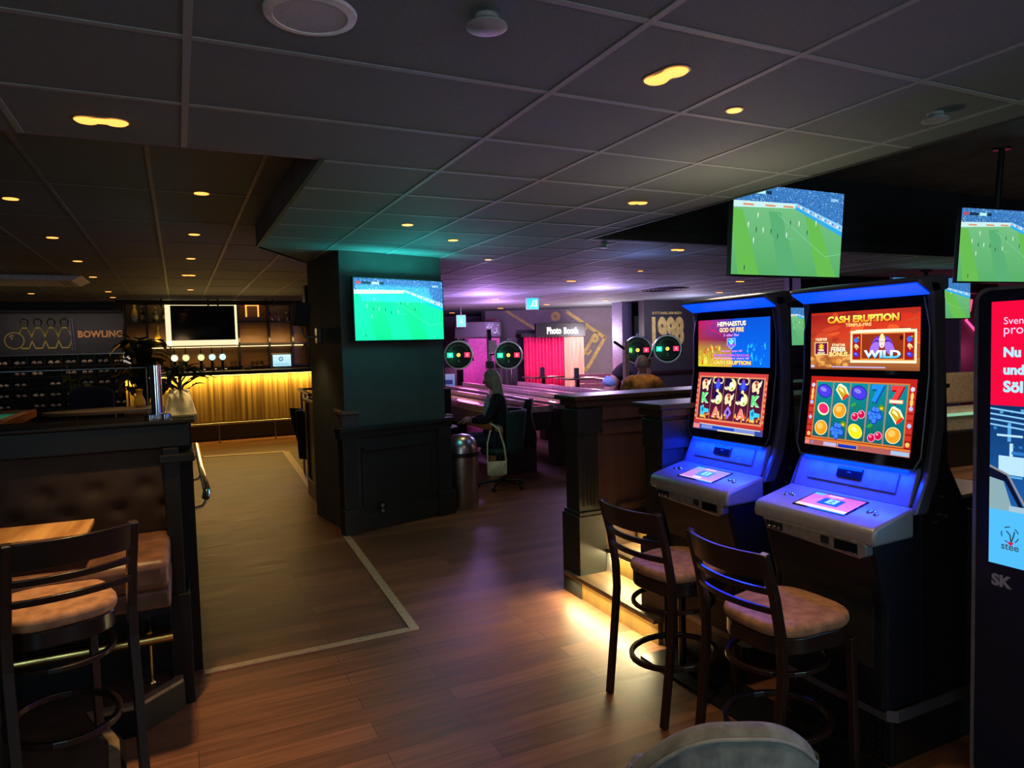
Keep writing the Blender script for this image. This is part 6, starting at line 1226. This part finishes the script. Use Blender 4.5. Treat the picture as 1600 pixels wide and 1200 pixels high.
# the year
t = thing('wall_lettering', 'mustard ESTABLISHED 1998 lettering on the charcoal wall', 'lettering', (0, 12.41, 0))
for s_, x0, z0, w__, h__, b_ in (('ESTABLISHED', 9.42, 2.33, .80, .055, .0), ('1998', 9.40, 1.62, .88, .66, .05)):
    vs, fs, tw, th = text_mesh(s_, .01, b_, 1.0); q = MB(); q.add([(x0+p[0]*w__/tw, -p[2], z0+p[1]*h__/th) for p in vs], fs); q.build('letters', YP, t)
# ------------------------------------------------------------------ far left of the games: purple wall things
t = thing('arcade_cabinet', 'magenta sided arcade cabinet with dark marquee left of the booth wall', 'arcade cabinet', (6.60, 15.4, 0), R(-22))
MAG = mat('magenta_side', (.55, .05, .35), .4)
q = MB(); q.prism([(-.45, 0), (-.45, 1.25), (-.30, 1.9), (-.6, 1.95), (-.6, 2.30), (.45, 2.35), (.45, 0)], -.02, .02, 'y'); q.build('side_panel', MAG, t); q = MB(); q.bb((-.4, .02, 0), (.45, .7, 1.9)); q.build('body', BLACK, t)
q = MB(); q.bb((-.65, -.05, 1.92), (.5, .75, 2.34)); mq = q.build('marquee', BLACK, t, bev=.03)
cv = Canvas(V((.12, -.055, 1.98)), V((.34, 0, 0)), V((0, 0, .32))); rr = random.Random(8); cv.bg(S('#202848'))
for i in range(22): cv.ell(rr.uniform(.1, .95), rr.uniform(.1, .9), rr.uniform(.03, .12), rr.uniform(.03, .1), S(rr.choice(['#7080a8', '#a0a8c8', '#b04868', '#405088', '#c0c8e0'])))
cv.build('picture', scr(.7), mq)
t = thing('wall_poster', 'lilac poster with dark lettering just right of the pillar television', 'poster', (5.30, 15.6, 1.95), R(-15)); q = MB(); q.bb((-.45, 0, -.35), (.30, .03, .35)); q.build('board', mat('lilac_board', (.35, .30, .62), .5), t)
cv = Canvas(V((-.45, -.003, -.35)), V((.75, 0, 0)), V((0, 0, .7))); [cv.text(s_, .55, y_, .16, (.12, .10, .28), bold=.02) for s_, y_ in (('AKE', .80), ('UNE', .55), ('RUG', .30))]; cv.build('lettering', PAINT, t)
t = thing('exit_sign', 'small mint glowing exit sign low left of the booth wall', 'exit sign', (5.9, 14.9, 2.18), R(-20)); q = MB(); q.bb((-.11, 0, 0), (.11, .04, .28)); q.build('housing', WHITE, t); cv = Canvas(V((-.1, -.002, .01)), V((.2, 0, 0)), V((0, 0, .26))); cv.bg(S('#70f0d8')); cv.ell(.4, .75, .07, .06, S('#e8fff8')); cv.line([(.38, .62), (.3, .3)], .08, S('#e8fff8')); cv.line([(.4, .5), (.55, .3)], .06, S('#e8fff8')); cv.build('panel', scr(1.1), t); q = MB(); q.cyl((0, .02, .28), (0, .02, .462), .01); q.build('rod', STEEL, t)
t = thing('warning_sign', 'square dark red sign at the left end of the booth wall', 'sign', tuple(wallP(.10, 2.18, .02)), math.atan2(D.y, D.x)); q = MB(); q.bb((-.02, 0, 0), (.24, .015, .26)); q.build('panel', mat('sign_red2', (.45, .05, .08), .5), t); cv = Canvas(V((-.02, -.002, 0)), V((.26, 0, 0)), V((0, 0, .26))); cv.rect(.2, .2, .42, .8, (.7, .5, .5)); cv.rect(.55, .2, .8, .8, (.7, .5, .5)); cv.build('pictogram', PAINT, t)
# violet door-like column
t = thing('game_cabinet', 'purple fronted game cabinet glowing behind the left scoreboards', 'game cabinet', (5.75, 15.3, 0), R(-20)); q = MB(); q.bb((-.25, 0, 0), (.15, .4, 1.25)); q.build('body', BLACK, t); cv = Canvas(V((-.2, -.003, .75)), V((.3, 0, 0)), V((0, 0, .35))); cv.bg(S('#6078c8'), top=S('#a0a8e8')); cv.rect(.2, .3, .7, .6, S('#283878')); cv.build('screen', scr(.6), t)
# high tables with menu holders
def high_table(label, x, y, menu):
    t = thing('high_table', label, 'table', (x, y, 0)); q = MB(); q.box((0, 0, 1.02), (.75, .6, .03)); q.build('tabletop', mat('dark_top', (.10, .06, .05), .25), t, bev=.004)
    q = MB(); q.bb((-.03, -.03, 0), (.03, .03, 1.0)); q.build('pedestal', BLACK, t); q = MB(); q.lathe([(.25, 0), (.25, .015), (.03, .03)], 20); q.build('foot', BLACK, t)
    if menu:
        m_ = thing('menu_holder', menu, 'menu holder', (x-.02, y, 1.035)); q = MB(); q.box((0, 0, .10), (.10, .03, .20)); q.build('card', mat('menu_card', (.05, .055, .06), .5), m_); q = MB(); q.box((0, 0, .008), (.13, .07, .016)); q.build('base', BLACK, m_)
high_table('high table with menu holder in front of the red curtain', 7.2, 13.4, 'dark menu holder on the high table before the red curtain')
high_table('high table with menu holder in front of the striped booth side', 7.35, 12.2, 'dark menu holder on the high table before the striped booth side')
high_table('high table with menu holder near the bending person', 7.75, 11.3, 'dark menu holder beside the bending person')
def hstool(x, y, label):
    t = thing('round_stool', label, 'stool', (x, y, 0), 0, 'round stools among the high tables'); q = MB(); q.lathe([(.17, .70), (.18, .73), (.16, .76), (.01, .765)], 20); q.build('seat', BLACKCLOTH, t, smooth=True)
    for k in range(4): q = MB(); a = PI/4+k*PI/2; q.cyl((.11*math.cos(a), .11*math.sin(a), .70), (.19*math.cos(a), .19*math.sin(a), 0), .012); q.build('leg', CHROME, t, smooth=True)
for x, y in ((7.0, 14.1), (7.75, 13.3), (8.0, 12.4), (8.4, 11.6)): hstool(x, y, 'black topped round stool among the high tables before the photo booth')
t = thing('hanging_coat_stand', 'chrome rack with dark garments between woman and red curtain', 'rack', (6.95, 15.1, 0)); q = MB()
for x in (-.3, .3): q.cyl((x, 0, 0), (x, 0, 1.30), .014)
q.cyl((-.36, 0, 1.30), (.36, 0, 1.30), .018); q.build('frame', CHROME, t, smooth=True); q = MB(); q.grid(lambda a, b: (-.27+.54*a, .04*math.sin(a*22), .35+.92*b), 40, 3); q.build('garments', mat('dark_garment', (.05, .045, .055), .8), t, smooth=True, thick=.02)
t = thing('slatted_bench', 'low pink lit slatted bench between booth and bending person', 'bench', (8.35, 13.3, 0), R(-20)); q = MB()
for k in range(4): q.bb((-.35, 0, .62+.11*k), (.55, .03, .71+.11*k))
q.build('backrest', mat('pink_slats', (.6, .22, .25), .5), t); q = MB(); q.bb((-.35, -.4, .42), (.55, .03, .46)); q.build('seat', mat('pink_slats'), t)
for x in (-.3, .5): q = MB(); q.bb((x-.03, -.38, 0), (x+.03, .0, .62)); q.build('leg', BLACK, t)
# right gap: booth seating and neon
t = thing('booth_seat', 'tan booth seat seen between the right machine and the kiosk', 'bench', (8.8, 5.85, 0), R(-6)); q = MB(); q.bb((-.7, .3, .75), (1.4, .42, 1.18)); q.build('backrest', mat('tan_seat', (.40, .28, .18), .7), t, bev=.03); q = MB(); q.bb((-.7, -.25, .45), (1.4, .3, .72)); q.build('seat', mat('pale_tan_seat', (.42, .36, .26), .7), t, bev=.03); q = MB(); q.bb((-.7, -.28, 0), (1.4, .4, .45)); q.build('base', BLACK, t); q = MB(); q.bb((-.7, -.27, .665), (1.4, -.25, .70)); q.build('light_edge', emis('mint_edge', (.35, .75, .5), .5), t)
light('AREA', (9.3, 4.9, 2.3), 14, (1, .8, .55), .8, (R(-20), 0, 0))
NEON = emis('pink_neon', (1, .06, .22), 2.0)
t = thing('neon_sign', 'bent pink neon tube in the gap beside the kiosk', 'neon sign', (13.2, 7.9, 1.95)); q = MB(); q.tube([(.05, 0, .40), (.0, 0, .2), (-.1, 0, .02), (.22, 0, -.20), (.4, 0, -.28)], .022); q.build('tube', NEON, t, smooth=True); q = MB(); q.bb((-.2, .03, -1.95), (.8, .06, .5)); q.build('panel', CHARC, t)
light('POINT', (13.2, 7.5, 1.4), 10, (1, .08, .3), .1)
